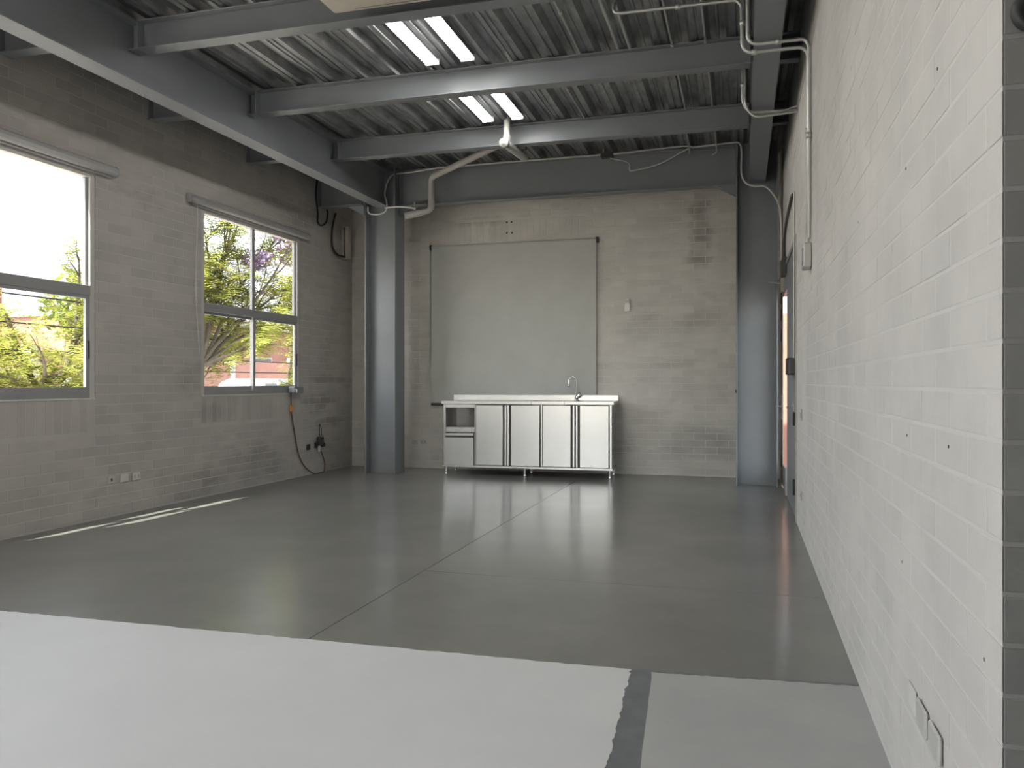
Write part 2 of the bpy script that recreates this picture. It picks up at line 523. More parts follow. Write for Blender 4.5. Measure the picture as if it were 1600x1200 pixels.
def brick_wall(name, label, origin, udir, ndir, length, z1, thick, openings, m_brick, m_mortar, soldiers=(), proud=0.0018, offs=0.0, limit=300, hidden=None):
    """a wall with its mortar core; bricks are its children. openings: (u0, u1, z0, z1); soldiers: upright courses (u0, u1, z0, z1)"""
    O, U, Nn = Vector(origin), Vector(udir), Vector(ndir)
    W = lambda u, z, n: O + U * u + Vector((0, 0, z)) + Nn * n
    core = MB()
    us = sorted(set([0, length] + [a for o in openings for a in o[:2]]))
    for a, b in zip(us, us[1:]):
        mid = (a + b) / 2
        cuts = sorted([(o[2], o[3]) for o in openings if o[0] < mid < o[1]])
        z = -0.15
        for c0, c1 in cuts + [(z1, z1)]:
            if c0 > z + 1e-4:
                v = [W(u, zz, n) for zz in (z, c0) for u, n in ((a, 0), (b, 0), (b, -thick), (a, -thick))]
                core.add(v, [(3, 2, 1, 0), (4, 5, 6, 7), (0, 1, 5, 4), (1, 2, 6, 5), (2, 3, 7, 6), (3, 0, 4, 7)])
            z = max(z, c1)
    wall = core.build(name, m_mortar, label=label, cat='wall', kind='structure')
    rects = []

    def cut(u0, u1, za, zb, holes):
        segs = [(u0, u1)]
        for h in holes:
            if h[2] < zb - 0.01 and h[3] > za + 0.01:
                new = []
                for s0, s1 in segs:
                    if h[1] <= s0 or h[0] >= s1:
                        new.append((s0, s1))
                    else:
                        if h[0] - s0 > 0.03: new.append((s0, h[0]))
                        if s1 - h[1] > 0.03: new.append((h[1], s1))
                segs = new
        return segs
    holes = list(openings) + list(soldiers)
    k = 0
    z = ZOFF - COURSE
    while z < z1:
        za, zb = max(z + JT / 2, 0.002), min(z + COURSE - JT / 2, z1)
        u = -(BLEN / 2 if k % 2 else 0) - offs
        while u < length:
            a, b = max(u + JT / 2, 0), min(u + BLEN - JT / 2, length)
            if b - a > 0.03 and zb - za > 0.02:
                for s0, s1 in cut(a, b, za, zb, holes):
                    rects.append((s0, s1, za, zb))
            u += BLEN
        z += COURSE
        k += 1
    for (a, b, za, zb) in soldiers:
        n = max(1, round((b - a) / COURSE))
        w = (b - a) / n
        for i in range(n):
            rects.append((a + i * w + JT / 2, a + (i + 1) * w - JT / 2, za + JT / 2, zb - JT / 2))

    def brick_geo(mb, w, hh, base, d):
        b = 0.0025
        L = lambda u, zz, n: base + U * u + Vector((0, 0, zz)) + Nn * n
        e = 0.004
        v = [L(0, 0, -e), L(w, 0, -e), L(w, hh, -e), L(0, hh, -e),
             L(0, 0, d - 0.001), L(w, 0, d - 0.001), L(w, hh, d - 0.001), L(0, hh, d - 0.001),
             L(b, b, d), L(w - b, b, d), L(w - b, hh - b, d), L(b, hh - b, d)]
        fs = [(8, 9, 10, 11)]
        for i in range(4):
            j = (i + 1) % 4
            fs.append((i, j, 4 + j, 4 + i))
            fs.append((4 + i, 4 + j, 8 + j, 8 + i))
        if U.cross(Vector((0, 0, 1))).dot(Nn) < 0:
            fs = [f[::-1] for f in fs]
        mb.add(v, fs)
    scored = []
    for r in rects:
        q = [W(r[0], r[2], 0), W(r[1], r[2], 0), W(r[1], r[3], 0), W(r[0], r[3], 0)]
        s = px_area(q)
        if hidden and s and hidden(W((r[0] + r[1]) / 2, (r[2] + r[3]) / 2, 0)):
            s = 0
        scored.append((s, r))
    scored.sort(key=lambda t: -t[0])
    cache = {}
    rest = MB()
    for i, (s, r) in enumerate(scored):
        w, hh = round(r[1] - r[0], 3), round(r[3] - r[2], 3)
        if i < limit and s > 30:
            vr = i % 3
            if (w, hh, vr) not in cache:
                mb = MB()
                brick_geo(mb, w, hh, Vector((0, 0, 0)), proud + (0, 0.0007, -0.0006)[vr])
                cache[(w, hh, vr)] = mb.mesh('brick', m_brick)
            o = bpy.data.objects.new('brick', cache[(w, hh, vr)])
            COL.objects.link(o)
            o.parent = wall
            o.location = W(r[0], r[2], 0)
        else:
            brick_geo(rest, w, hh, W(r[0], r[2], 0), proud + random.uniform(-0.0006, 0.0007))
    if rest.v:
        rest.build('remaining_bricks', m_brick, wall, kind='stuff')
    return wall


# ------------------------------------------------------------------ structure: walls
WZ0, WZ1 = 1.10, 3.14
WINS = [(3.98, 6.0), (7.49, 9.51), (0.47, 2.49), (-3.04, -1.02)]
TH = 0.075
ops = [(a - YR, b - YR, WZ0, WZ1) for a, b in WINS]
sold = [(3.98 - YR, 6.0 - YR, WZ0 - 0.30, WZ0 - 0.005), (7.49 - YR, 9.51 - YR, WZ0 - 0.30, WZ0 - 0.005)]
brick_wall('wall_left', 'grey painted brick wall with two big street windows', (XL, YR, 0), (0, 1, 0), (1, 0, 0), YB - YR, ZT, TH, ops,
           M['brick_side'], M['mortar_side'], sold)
brick_wall('wall_back', 'grey painted brick end wall behind the steel counter', (XL, YB, 0), (1, 0, 0), (0, -1, 0), XR - XL + 0.02, ZT, 0.2, [],
           M['brick_back'], M['mortar_back'], [(1.42, 3.55, 3.24, 3.54)], offs=0.1,
           hidden=lambda p: (-4.3 < p.x < -1.95 and p.z < 3.2) or p.z > 3.75 or (-4.95 < p.x < -4.6) or p.x > -0.1)
brick_wall('wall_right', 'pale painted brick wall receding along the right', (XR, YC, 0), (0, 1, 0), (-1, 0, 0), YB - YC, ZT, 0.2,
           [(7.58 - YC, YB - YC, -0.2, 2.56)], M['brick_right'], M['mortar_right'], offs=0.06, proud=0.0014)
brick_wall('wall_front', 'bare dark grey block wall face at the right edge', (XR + 0.0005, YC - 0.004, 0), (1, 0, 0), (0, -1, 0), XE - XR, ZT, 0.18, [],
           M['brick_raw'], M['mortar_raw'], offs=JT / 2)
def wall_plugs(wall, pts, n, r):
    for p in pts:
        MB().lathe(Vector(p) + Vector(n) * 0.0015, n, [(r, 0.0), (r, 0.0012), (0.0, 0.0012)], 10).build('screw_hole', M['black'], wall)


wall_plugs(bpy.data.objects['wall_right'], [(XR, 2.60, 1.876), (XR, 3.61, 1.91), (XR, 2.585, 1.095), (XR, 2.09, 1.10), (XR, 2.20, 2.02), (XR, 2.66, 0.71), (XR, 1.80, 0.70)], (-1, 0, 0), 0.0045)
wall_plugs(bpy.data.objects['wall_back'], [(-3.205, YB, 3.51), (-3.135, YB, 3.51), (-3.205, YB, 3.36), (-3.13, YB, 3.36)], (0, -1, 0), 0.013)
# end of the room behind the camera
w = MB()
w.box(XL - 0.2, -4.6, YR - 0.2, YR, -0.15, ZT); w.box(-1.6, XE + 0.2, YR - 0.2, YR, -0.15, ZT)
w.box(-4.6, -1.6, YR - 0.2, YR, -0.15, 0.9); w.box(-4.6, -1.6, YR - 0.2, YR, 3.1, ZT)
w.build('wall_rear', M['brick_right'], label='painted wall with an added wide window behind the viewer', cat='wall', kind='structure')
MB().box(XE, XE + 0.2, YR - 0.2, YC + 0.2, -0.15, ZT).build('wall_side', M['brick_right'], label='painted wall around the corner out of view', cat='wall', kind='structure')

# ------------------------------------------------------------------ structure: floor
fl = MB().box(XL - 0.05, XE + 0.1, YR - 0.1, YB + 0.1, -0.16, -0.006)
floor = fl.build('floor', M['joint'], label='polished grey concrete floor with saw-cut joints', cat='floor', kind='structure')


def poly_slab(name, poly, m, ztop, **kw):
    return MB().prism(poly, 'Z', -0.006, ztop).build(name, m, floor, **kw)


def edge(p, q, n, amp, seed):
    rnd = random.Random(seed)
    out = []
    for i in range(n):
        t = i / n
        out.append((p[0] + (q[0] - p[0]) * t + rnd.uniform(-amp, amp), p[1] + (q[1] - p[1]) * t + rnd.uniform(-amp, amp)))
    return out


g = 0.0025
poly_slab('concrete_panel', [(XL, 3.50), (-2.03 - g, 3.50), (-2.03 - g, YB), (XL, YB)], M['concrete'], 0.0)
poly_slab('concrete_panel', [(-2.03 + g, 5.0 + g), (XR + 0.3, 5.0 + g), (XR + 0.3, YB), (-2.03 + g, YB)], M['concrete'], 0.0)
poly_slab('concrete_panel', [(-2.03 + g, 3.50), (XR + 0.3, 3.50), (XR + 0.3, 5.0 - g), (-2.03 + g, 5.0 - g)], M['concrete'], 0.0)
e1 = edge((XL, 3.47), (-0.467, 3.522), 110, 0.006, 1) + edge((-0.467, 3.522), (-0.425, 2.606), 40, 0.007, 2) + edge((-0.425, 2.606), (-0.14, YR), 20, 0.007, 3)
poly_slab('white_painted_area', [(XL, YR)] + e1 + [(-0.14, YR)], M['white_floor'], 0.0022, label='white painted floor area')
e2 = [(-0.46, YR)] + [(-0.62, 3.0)] + edge((-0.60, 3.53), (XR, 3.605), 40, 0.006, 4) + [(XR, 3.605), (XR, YR)]
poly_slab('bare_strip', e2, M['strip'], 0.0008, label='dark bare strip between two painted areas')
e3 = edge((0.09, YR), (-0.318, 2.637), 30, 0.001, 5) + edge((-0.318, 2.637), (-0.374, 3.515), 12, 0.0015, 6) + edge((-0.374, 3.512), (XR, 3.585), 40, 0.005, 8) + [(XR, 3.585), (XR, YC), (XE, YC), (XE, YR)]
poly_slab('grey_painted_area', e3, M['grey_floor'], 0.0020, label='pale grey painted floor area')

# ------------------------------------------------------------------ structure: ceiling of ribbed steel deck
ZD = 4.157
ceil = MB().box(XL - TH, XE + 0.2, YR - 0.2, YB + 0.2, ZT - 0.06, ZT + 0.12).build('ceiling', M['slab'], label='ribbed galvanised steel deck ceiling', cat='ceiling', kind='structure')
SHEET, PITCH = 0.948, 0.316


def deck_sheet(x0):
    prof = []
    for r in range(3):
        b = x0 + r * PITCH
        prof += [(b + 0.000, ZD + 0.0), (b + 0.045, ZD + 0.0), (b + 0.052, ZD + 0.010), (b + 0.064, ZD + 0.010), (b + 0.071, ZD), (b + 0.115, ZD),
                 (b + 0.150, ZD + 0.066), (b + 0.195, ZD + 0.066), (b + 0.203, ZD + 0.056), (b + 0.222, ZD + 0.056), (b + 0.230, ZD + 0.066), (b + 0.280, ZD + 0.066), (b + 0.3155, ZD)]
    prof[-1] = (x0 + SHEET - 0.004, ZD)
    v = [(x, YR, z) for x, z in prof] + [(x, YB, z) for x, z in prof]
    n = len(prof)
    mb = MB().add(v, [(i, n + i, n + i + 1, i + 1) for i in range(n - 1)])
    # folded side lap
    mb.box(x0 - 0.006, x0 + 0.006, YR, YB, ZD - 0.010, ZD + 0.012)
    return mb.build('deck_sheet', M['deck'], ceil)


x = -1.995 - 4 * SHEET
while x < XE - 0.5:
    deck_sheet(x)
    x += SHEET

# ------------------------------------------------------------------ steel frame
def ibeam(label, axis, c, a0, a1, z0, z1, w, tf, tw, plates=(), name='steel_beam', stiff=()):
    """c = centre across; parts: web, flanges, end plates"""
    root = empty(name, label, 'beam', ((a0 + a1) / 2, c, z0) if axis == 'X' else (c, (a0 + a1) / 2, z0))
    L = root.location

    def bx(u0, u1, s0, s1, za, zb, nm):
        mb = MB()
        if axis == 'X':
            mb.rbox(u0 - L.x, u1 - L.x, c + s0 - L.y, c + s1 - L.y, za - L.z, zb - L.z, 0.0015)
        else:
            mb.rbox(c + s0 - L.x, c + s1 - L.x, u0 - L.y, u1 - L.y, za - L.z, zb - L.z, 0.0015)
        mb.build(nm, M['steel'], root)
    bx(a0, a1, -tw / 2, tw / 2, z0 + tf, z1 - tf, 'web')
    bx(a0, a1, -w / 2, w / 2, z0, z0 + tf, 'bottom_flange')
    bx(a0, a1, -w / 2, w / 2, z1 - tf, z1, 'top_flange')
    for p in plates:
        bx(p - 0.006, p + 0.006, -w / 2 - 0.012, w / 2 + 0.012, z0 - 0.004, z1 - tf, 'end_plate')
    for p in stiff:
        bx(p - 0.005, p + 0.005, -w / 2 + 0.004, w / 2 - 0.004, z0 + tf, z1 - tf, 'stiffener_plate')
    return root


ZBT = ZD - 0.011
GL, GR = -4.755, 0.172
ibeam('long blue-grey steel girder running along the window side', 'Y', GL, YR, 10.24, 3.65, ZBT, 0.19, 0.014, 0.010, name='steel_girder')
ibeam('blue-grey steel girder running beside the right wall', 'Y', GR, YC + 0.4, 10.22, 3.65, ZBT, 0.19, 0.014, 0.010, name='steel_girder')
for yc, lab in ((5.47, 'blue-grey steel cross beam nearest the beige air conditioner'), (7.10, 'middle blue-grey steel cross beam between the two lamp pairs'),
                (8.80, 'blue-grey steel cross beam beside the hanging drain pipe')):
    ibeam(lab, 'X', yc, GL + 0.014, GR - 0.006, 3.915, ZBT, 0.13, 0.010, 0.008, plates=(GL + 0.11, GR - 0.11))
ibeam('deep blue-grey steel beam above the back wall blind', 'X', 10.30, -4.50, -0.08, 3.66, ZBT, 0.15, 0.012, 0.010, plates=(-4.50, -0.085))
for yc, lab in ((5.06, 'short steel beam stub above the near window'), (6.735, 'short steel beam stub between the two windows'),
                (8.365, 'short steel beam stub above the far window')):
    ibeam(lab, 'X', yc, XL + 0.004, GL - 0.014, 3.83, ZBT, 0.12, 0.010, 0.008, plates=(XL + 0.012,), name='steel_beam_stub')
ibeam('short deep steel beam from left column to window wall', 'X', 10.05, XL + 0.004, -4.96, 3.66, ZBT, 0.15, 0.012, 0.010, plates=(XL + 0.012,), name='steel_beam_stub')
for yc, lab in ((5.47, 'short steel stub near the two long conduits, right girder to wall'), (7.10, 'short steel stub behind the second conduit crossing, right girder to wall'), (8.80, 'farthest short steel stub from right girder to pale wall')):
    ibeam(lab, 'X', yc, GR + 0.014, XR - 0.004, 3.915, ZBT, 0.10, 0.010, 0.008, name='steel_beam_stub')


def column(label, x0, x1, y0, y1, ztop):
    root = empty('steel_column', label, 'column', ((x0 + x1) / 2, (y0 + y1) / 2, 0))
    L = root.location
    b = lambda a, c, d, e, f, g2: MB().rbox(a - L.x, c - L.x, d - L.y, e - L.y, f, g2, 0.0015)
    b(x0, x0 + 0.016, y0, y1, 0.002, ztop).build('flange', M['steel'], root)
    b(x1 - 0.016, x1, y0, y1, 0.002, ztop).build('flange', M['steel'], root)
    ym = (y0 + y1) / 2
    b(x0 + 0.016, x1 - 0.016, ym - 0.006, ym + 0.006, 0.002, ztop).build('web', M['steel'], root)
    return root


cl = column('free standing blue-grey steel column left of the counter', -4.97, -4.52, 10.10, 10.42, 4.15)
cr = column('blue-grey steel column in the right corner by the door', -0.075, 0.405, 10.07, 10.40, 4.15)
# haunch gussets under the beam ends
for (x0, dx, par, lab) in ((-4.52, 0.24, cl, None), (-0.075, -0.24, cr, None), (-4.97, -0.26, cl, None)):
    yg = 10.30 if x0 > -4.9 else 10.14
    pts = [(x0, 3.66), (x0 + dx, 3.66), (x0, 3.53)]
    mb = MB().prism([(a - par.location.x, z) for a, z in pts], 'Y', yg - 0.06 - par.location.y, yg + 0.06 - par.location.y)
    mb.build('gusset_plate', M['steel'], par)

# ------------------------------------------------------------------ windows
def window(name, label, a, b):
    root = empty(name, label, 'window', (XL - 0.10, (a + b) / 2, WZ0), kind='structure')
    ox, oy, oz = root.location
    def bx(x0, x1, y0, y1, z0, z1, nm, m, c=0.003):
        return MB().rbox(x0 - ox, x1 - ox, y0 - oy, y1 - oy, z0 - oz, z1 - oz, c).build(nm, m, root)
    xf0, xf1 = XL - 0.068, XL - 0.004
    F = 0.055
    mid = (a + b) / 2
    zt = 2.07
    bx(xf0, xf1, a, a + F, WZ0, WZ1, 'frame_jamb', M['alu_w'])
    bx(xf0, xf1, b - F, b, WZ0, WZ1, 'frame_jamb', M['alu_w'])
    bx(xf0, xf1, a + F, b - F, WZ1 - F, WZ1, 'frame_head', M['alu_w'])
    bx(xf0, xf1, a + F, b - F, WZ0, WZ0 + F, 'frame_sill', M['alu'])
    bx(xf0 - 0.002, xf1 + 0.006, a + F, b - F, zt - 0.045, zt + 0.045, 'transom', M['alu'])
    # upper fixed lights
    bx(xf0 + 0.01, xf1 - 0.02, mid - 0.028, mid + 0.028, zt + 0.045, WZ1 - F, 'mullion', M['alu'])
    for y0, y1 in ((a + F, mid - 0.028), (mid + 0.028, b - F)):
        bx(xf0 + 0.02, xf0 + 0.026, y0, y1, zt + 0.045, WZ1 - F, 'pane', M['glass'], 0.001)
    # inner sash strips around the upper lights
    bx(xf0 + 0.005, xf1 - 0.025, b - F - 0.03, b - F, zt + 0.045, WZ1 - F, 'glazing_bead', M['alu'])
    # lower sliding sashes
    for k, (y0, y1) in enumerate(((a + F, mid + 0.03), (mid - 0.03, b - F))):
        x0 = xf0 + 0.004 + 0.03 * k
        s = 0.045
        z0, z1 = WZ0 + F, zt - 0.045
        fr = MB()
        fr.box(x0 - ox, x0 + 0.026 - ox, y0 - oy, y0 + s - oy, z0 - oz, z1 - oz)
        fr.box(x0 - ox, x0 + 0.026 - ox, y1 - s - oy, y1 - oy, z0 - oz, z1 - oz)
        fr.box(x0 - ox, x0 + 0.026 - ox, y0 + s - oy, y1 - s - oy, z0 - oz, z0 + 0.05 - oz)
        fr.box(x0 - ox, x0 + 0.026 - ox, y0 + s - oy, y1 - s - oy, z1 - 0.03 - oz, z1 - oz)
        sash = fr.build('sliding_sash', M['alu'], root)
        MB().box(x0 + 0.010 - ox, x0 + 0.015 - ox, y0 + s - oy, y1 - s - oy, z0 + 0.05 - oz, z1 - 0.03 - oz).build('pane', M['glass'], sash)
        if k == 1:
            MB().rbox(x0 + 0.026 - ox, x0 + 0.040 - ox, y1 - 0.035 - oy, y1 - 0.012 - oy, 1.46 - oz, 1.62 - oz, 0.003).build('latch', M['black'], sash)
    # plastered sill ledge
    bx(XL - 0.004, XL + 0.008, a - 0.0, b + 0.0, WZ0 - 0.008, WZ0 + 0.008, 'sill_ledge', M['plaster'])
    return root


window('window_1', 'large aluminium window cut by the left picture edge', *WINS[0])
window('window_2', 'aluminium window with four panes in front of leafy trees', *WINS[1])
window('window_3', 'aluminium street window beside the viewer out of view', *WINS[2])
window('window_4', 'last aluminium street window out of view', *WINS[3])
wr = empty('added_window', 'wide glazed opening added behind the viewer to let daylight in', 'window', (-3.1, YR - 0.1, 0.9), kind='structure')  # glazing added out of view to bring in daylight from behind
for k in range(3):
    xx = -1.5 + k * 1.47
    MB().box(xx, xx + 0.06, -0.04, 0.04, 0, 2.2).build('frame_post', M['alu'], wr)
for k in range(2):
    xx = -1.5 + k * 1.47
    MB().box(xx + 0.06, xx + 1.47, -0.003, 0.003, 0.0, 2.2).build('pane', M['glass'], wr)


# ------------------------------------------------------------------ roller blinds over the windows (rolled up)
def cassette(label, y0, y1):
    root = empty('roller_blind', label, 'blind', (XL, (y0 + y1) / 2, 3.19))
    h = (y1 - y0) / 2
    prof = [(0.004, -0.045), (0.06, -0.045), (0.075, -0.03), (0.078, 0.0), (0.072, 0.03), (0.05, 0.045), (0.004, 0.045)]
    MB().prism([(p[0], p[1]) for p in prof], 'Y', -h, h).build('cassette', M['cassette'], root)
    for s in (-1, 1):
        MB().prism([(p[0] * 1.02, p[1] * 1.04) for p in prof], 'Y', s * h, s * (h + 0.005)).build('end_cap', M['cassette'], root)
    MB().box(0.030, 0.036, -h + 0.05, h - 0.05, -0.065, -0.045).build('bottom_bar', M['alu'], root)
    return root


cassette('rolled up grey roller blind above the near window', 3.78, 6.20)
cassette('rolled up grey roller blind above the far window', 7.25, 9.66)

# ------------------------------------------------------------------ big blind on the back wall
bx0, bx1, byf = -4.345, -1.91, 10.955
bb = empty('wall_blind', 'large lowered grey fabric blind behind the steel counter', 'blind', ((bx0 + bx1) / 2, byf, 3.2))
hw = (bx1 - bx0) / 2
cols, rows = 48, 24
mb = MB()
v = []
for r in range(rows + 1):
    for c in range(cols + 1):
        u, t = c / cols, r / rows
        x = -hw + 0.012 + (2 * hw - 0.024) * u
        # soft vertical waves and a slanting crease
        yv = 0.004 * math.sin(u * 7.0 + 0.6) * t + 0.012 * math.exp(-((u - 0.86 + 0.18 * t) / 0.035) ** 2) * (0.3 + t) - 0.010 * math.exp(-((u - 0.17) / 0.06) ** 2) * t
        v.append((x, yv, -0.012 - 2.24 * t))
fs = [(r * (cols + 1) + c, r * (cols + 1) + c + 1, (r + 1) * (cols + 1) + c + 1, (r + 1) * (cols + 1) + c) for r in range(rows) for c in range(cols)]
mb.add(v, fs, True)
n0 = len(v)
mb.add([(p[0], p[1] + 0.0015, p[2]) for p in v], [f[::-1] for f in fs], True)
mb.build('fabric', M['blind'], bb)
MB().tube([(-hw, 0.02, 0.0), (hw, 0.02, 0.0)], 0.022, 14).build('roller_tube', M['blind'], bb)
for s in (-1, 1):
    MB().rbox(s * hw - 0.016, s * hw + 0.016, -0.005, 0.066, -0.04, 0.035, 0.004).build('bracket', M['black'], bb)
MB().rbox(-hw + 0.01, hw - 0.01, -0.012, 0.012, -2.285, -2.250, 0.004).build('bottom_bar', M['dark_box'], bb)
MB().tube([(-hw - 0.01, 0.03, -0.03), (-hw - 0.015, 0.03, -1.6), (-hw - 0.02, 0.03, -1.75), (-hw - 0.025, 0.03, -1.6), (-hw - 0.02, 0.03, -0.03)], 0.0025, 6).build('pull_chain', M['white_pl'], bb)

# ------------------------------------------------------------------ stainless counter
ang = math.atan2(0.10, 2.27)
ct = empty('kitchen_counter', 'stainless steel sink counter with four doors on thin legs', 'counter', (-3.89, 10.27, 0), ang)
CW, CD = 2.275, 0.52
def cb(x0, x1, y0, y1, z0, z1, nm, par=None, m=None, b=0.003):
    return MB().rbox(x0, x1, y0, y1, z0, z1, b).build(nm, m or M['stainless'], par or ct)
cb(0, 0.03, 0.015, CD, 0.11, 0.955, 'side_panel')
cb(CW - 0.03, CW, 0.015, CD, 0.11, 0.955, 'side_panel')
cb(0.455, CW - 0.03, CD - 0.015, CD, 0.11, 0.955, 'back_panel')
cb(-0.012, CW + 0.012, 0.0, CD, 0.105, 0.135, 'bottom_shelf')
cb(0.435, 0.455, 0.016, CD - 0.015, 0.135, 0.955, 'divider')
cb(0.03, 0.435, 0.018, 0.05, 0.905, 0.955, 'niche_top_rail')
cb(0.03, 0.435, 0.018, CD - 0.02, 0.575, 0.645, 'niche_shelf')
cb(1.335, 1.36, 0.030, CD - 0.02, 0.135, 0.955, 'divider')
dr = cb(0.022, 0.425, 0.000, 0.024, 0.125, 0.505, 'bin_front')
cb(0.022, 0.425, -0.006, 0.014, 0.530, 0.566, 'bin_handle', dr)
cb(0.022, 0.425, 0.016, 0.024, 0.503, 0.532, 'finger_gap', dr, M['dark_box'], 0.001)
for (a, b, side) in ((0.455, 0.832, 1), (0.935, 1.330, -1), (1.362, 1.745, 1), (1.855, 2.240, -1)):
    d = cb(a + 0.004, b - 0.004, 0.0, 0.022, 0.140, 0.945, 'door', b=0.005)
    e = b if side > 0 else a
    # full height folded grip strip at the meeting edge
    x0, x1 = (e - 0.004, e + 0.048) if side > 0 else (e - 0.048, e + 0.004)
    cb(min(x0, x1), max(x0, x1), 0.016, 0.023, 0.140, 0.945, 'grip_recess', d, M['dark_box'], 0.001)
    xg = e + 0.022 if side > 0 else e - 0.047
    cb(xg, xg + 0.025, -0.004, 0.020, 0.140, 0.945, 'grip_strip', d, M['stainless'], 0.003)
# worktop with a sunken sink
top = MB()
sx0, sx1, sy0, sy1 = 1.22, 1.66, 0.10, 0.40
top.rbox(-0.02, sx0, -0.02, CD + 0.03, 0.955, 1.0, 0.004); top.rbox(sx1, CW + 0.03, -0.02, CD + 0.03, 0.955, 1.0, 0.004)
top.rbox(sx0, sx1, -0.02, sy0, 0.955, 1.0, 0.004); top.rbox(sx0, sx1, sy1, CD + 0.03, 0.955, 1.0, 0.004)
wt = top.build('worktop', M['stainless'], ct)
sk = MB()
sk.box(sx0, sx0 + 0.004, sy0, sy1, 0.82, 0.999); sk.box(sx1 - 0.004, sx1, sy0, sy1, 0.82, 0.999)
sk.box(sx0, sx1, sy0, sy0 + 0.004, 0.82, 0.999); sk.box(sx0, sx1, sy1 - 0.004, sy1, 0.82, 0.999); sk.box(sx0, sx1, sy0, sy1, 0.82, 0.825)
sk.build('sink_basin', M['stainless'], wt)
cb(-0.02, CW + 0.03, CD + 0.012, CD + 0.03, 1.0, 1.075, 'backsplash')
for x in (0.03, 1.12, CW - 0.03):
    for y in (0.04, CD - 0.05):
        lg = MB().tube([(x, y, 0.03), (x, y, 0.108)], 0.019, 14).build('leg', M['stainless'], ct)
        MB().lathe((x, y, 0.0), (0, 0, 1), [(0, 0.001), (0.022, 0.001), (0.024, 0.006), (0.014, 0.026), (0.014, 0.034), (0, 0.034)], 14).build('foot', M['chrome'], lg)
# drain pipe stub in the niche
MB().lathe((0.385, CD - 0.10, 0.76), (0, -1, 0), [(0, 0.0), (0.045, 0.0), (0.045, 0.10), (0.026, 0.10), (0.026, 0.02), (0, 0.02)], 16).build('drain_stub', M['white_pl'], ct)

# things on the counter
cm = Matrix.Translation((-3.89, 10.27, 0)) @ Matrix.Rotation(ang, 4, 'Z')
def on_counter(x, y, z): return cm @ Vector((x, y, z))
fa = empty('faucet', 'tall chrome gooseneck faucet standing behind the sink', 'faucet', on_counter(1.735, 0.48, 1.0), ang)
MB().lathe((0, 0, 0), (0, 0, 1), [(0.0, 0.0005), (0.028, 0.0005), (0.028, 0.012), (0.018, 0.02), (0.018, 0.06), (0.0, 0.06)], 18).build('base', M['chrome'], fa)
pts = [(0, 0, 0.05), (0, 0, 0.27)] + [(-0.042 + 0.042 * math.cos(a), -0.03 * (1 - math.cos(a)), 0.27 + 0.05 * math.sin(a)) for a in [PI * k / 10 for k in range(1, 11)]] + [(-0.085, -0.06, 0.215)]
MB().tube(pts, 0.011, 12).build('spout', M['chrome'], fa)
MB().lathe((-0.085, -0.06, 0.185), (0, 0, 1), [(0, 0), (0.014, 0), (0.014, 0.035), (0, 0.035)], 14).build('nozzle', M['chrome'], fa)
MB().tube([(0.012, 0, 0.04), (0.06, -0.012, 0.082)], [0.022, 0.026], 14).build('valve_body', M['chrome'], fa)
MB().tube([(0.056, -0.012, 0.075), (0.062, -0.05, 0.115)], [0.007, 0.005], 8).build('lever', M['chrome'], fa)

# ------------------------------------------------------------------ lamps
def lamp(label, x, y0, y1, group=None):
    root = empty('tube_lamp', label, 'lamp', (x, (y0 + y1) / 2, ZD), group=group)
    h = (y1 - y0) / 2
    prof = [(-0.045, -0.002), (-0.070, -0.040), (-0.066, -0.040), (-0.042, -0.006), (0.042, -0.006), (0.066, -0.040), (0.070, -0.040), (0.045, -0.002)]
    MB().prism(prof, 'Y', -h, h).build('housing', M['lamp_body'], root)
    for s in (-1, 1):
        MB().tube([(s * 0.030, -h + 0.02, -0.046), (s * 0.030, h - 0.02, -0.046)], 0.017, 12).build('tube', M['tube'], root)
        MB().rbox(-0.066, 0.066, s * h - 0.012, s * h + 0.012, -0.060, -0.004, 0.004).build('end_holder', M['lamp_body'], root)
    return root


lamp('left lit twin-tube lamp of the pair beside the air conditioner', -2.68, 5.58, 6.80)
lamp('right lit twin-tube lamp of the pair beside the air conditioner', -2.345, 5.58, 6.80)
lamp('left lit twin-tube lamp of the pair above the white drain pipe', -2.68, 7.24, 8.46)
lamp('right lit twin-tube lamp of the pair above the white drain pipe', -2.345, 7.24, 8.46)
for y0 in (2.5, 0.9, -1.2):  # unseen extra lamps, added to brighten the room
    for x in (-2.68, -2.345):
        lamp('added lit twin-tube lamp overhead out of view, brightening the room', x, y0, y0 + 1.22, 'added lamps overhead out of view')

# ------------------------------------------------------------------ air conditioner under the deck
ac = empty('air_conditioner', 'beige ceiling air conditioner at the top picture edge', 'air conditioner', (-2.02, 4.82, 3.84))
MB().prism([(-0.34, 0.10), (-0.33, 0.02), (-0.28, 0.0), (0.30, 0.0), (0.335, 0.012), (0.345, 0.05), (0.345, 0.25), (-0.34, 0.25)], 'X', -0.735, 0.735).build('casing', M['beige_pl'], ac)
MB().rbox(-0.70, 0.70, -0.20, 0.27, -0.006, 0.004, 0.003).build('intake_panel', M['beige_pl'], ac)
MB().box(-0.56, 0.56, 0.268, 0.280, -0.0035, 0.004).build('panel_slot', M['dark_box'], ac)
for k in range(6):
    MB().box(-0.6, 0.6, -0.16 + k * 0.055, -0.145 + k * 0.055, -0.009, -0.002).build('grille_slat', M['beige_pl'], ac)
for s in (-1, 1):
    MB().box(s * 0.737, s * 0.747, -0.2, 0.2, 0.20, 0.315).build('hanger_bracket', M['emt'], ac)

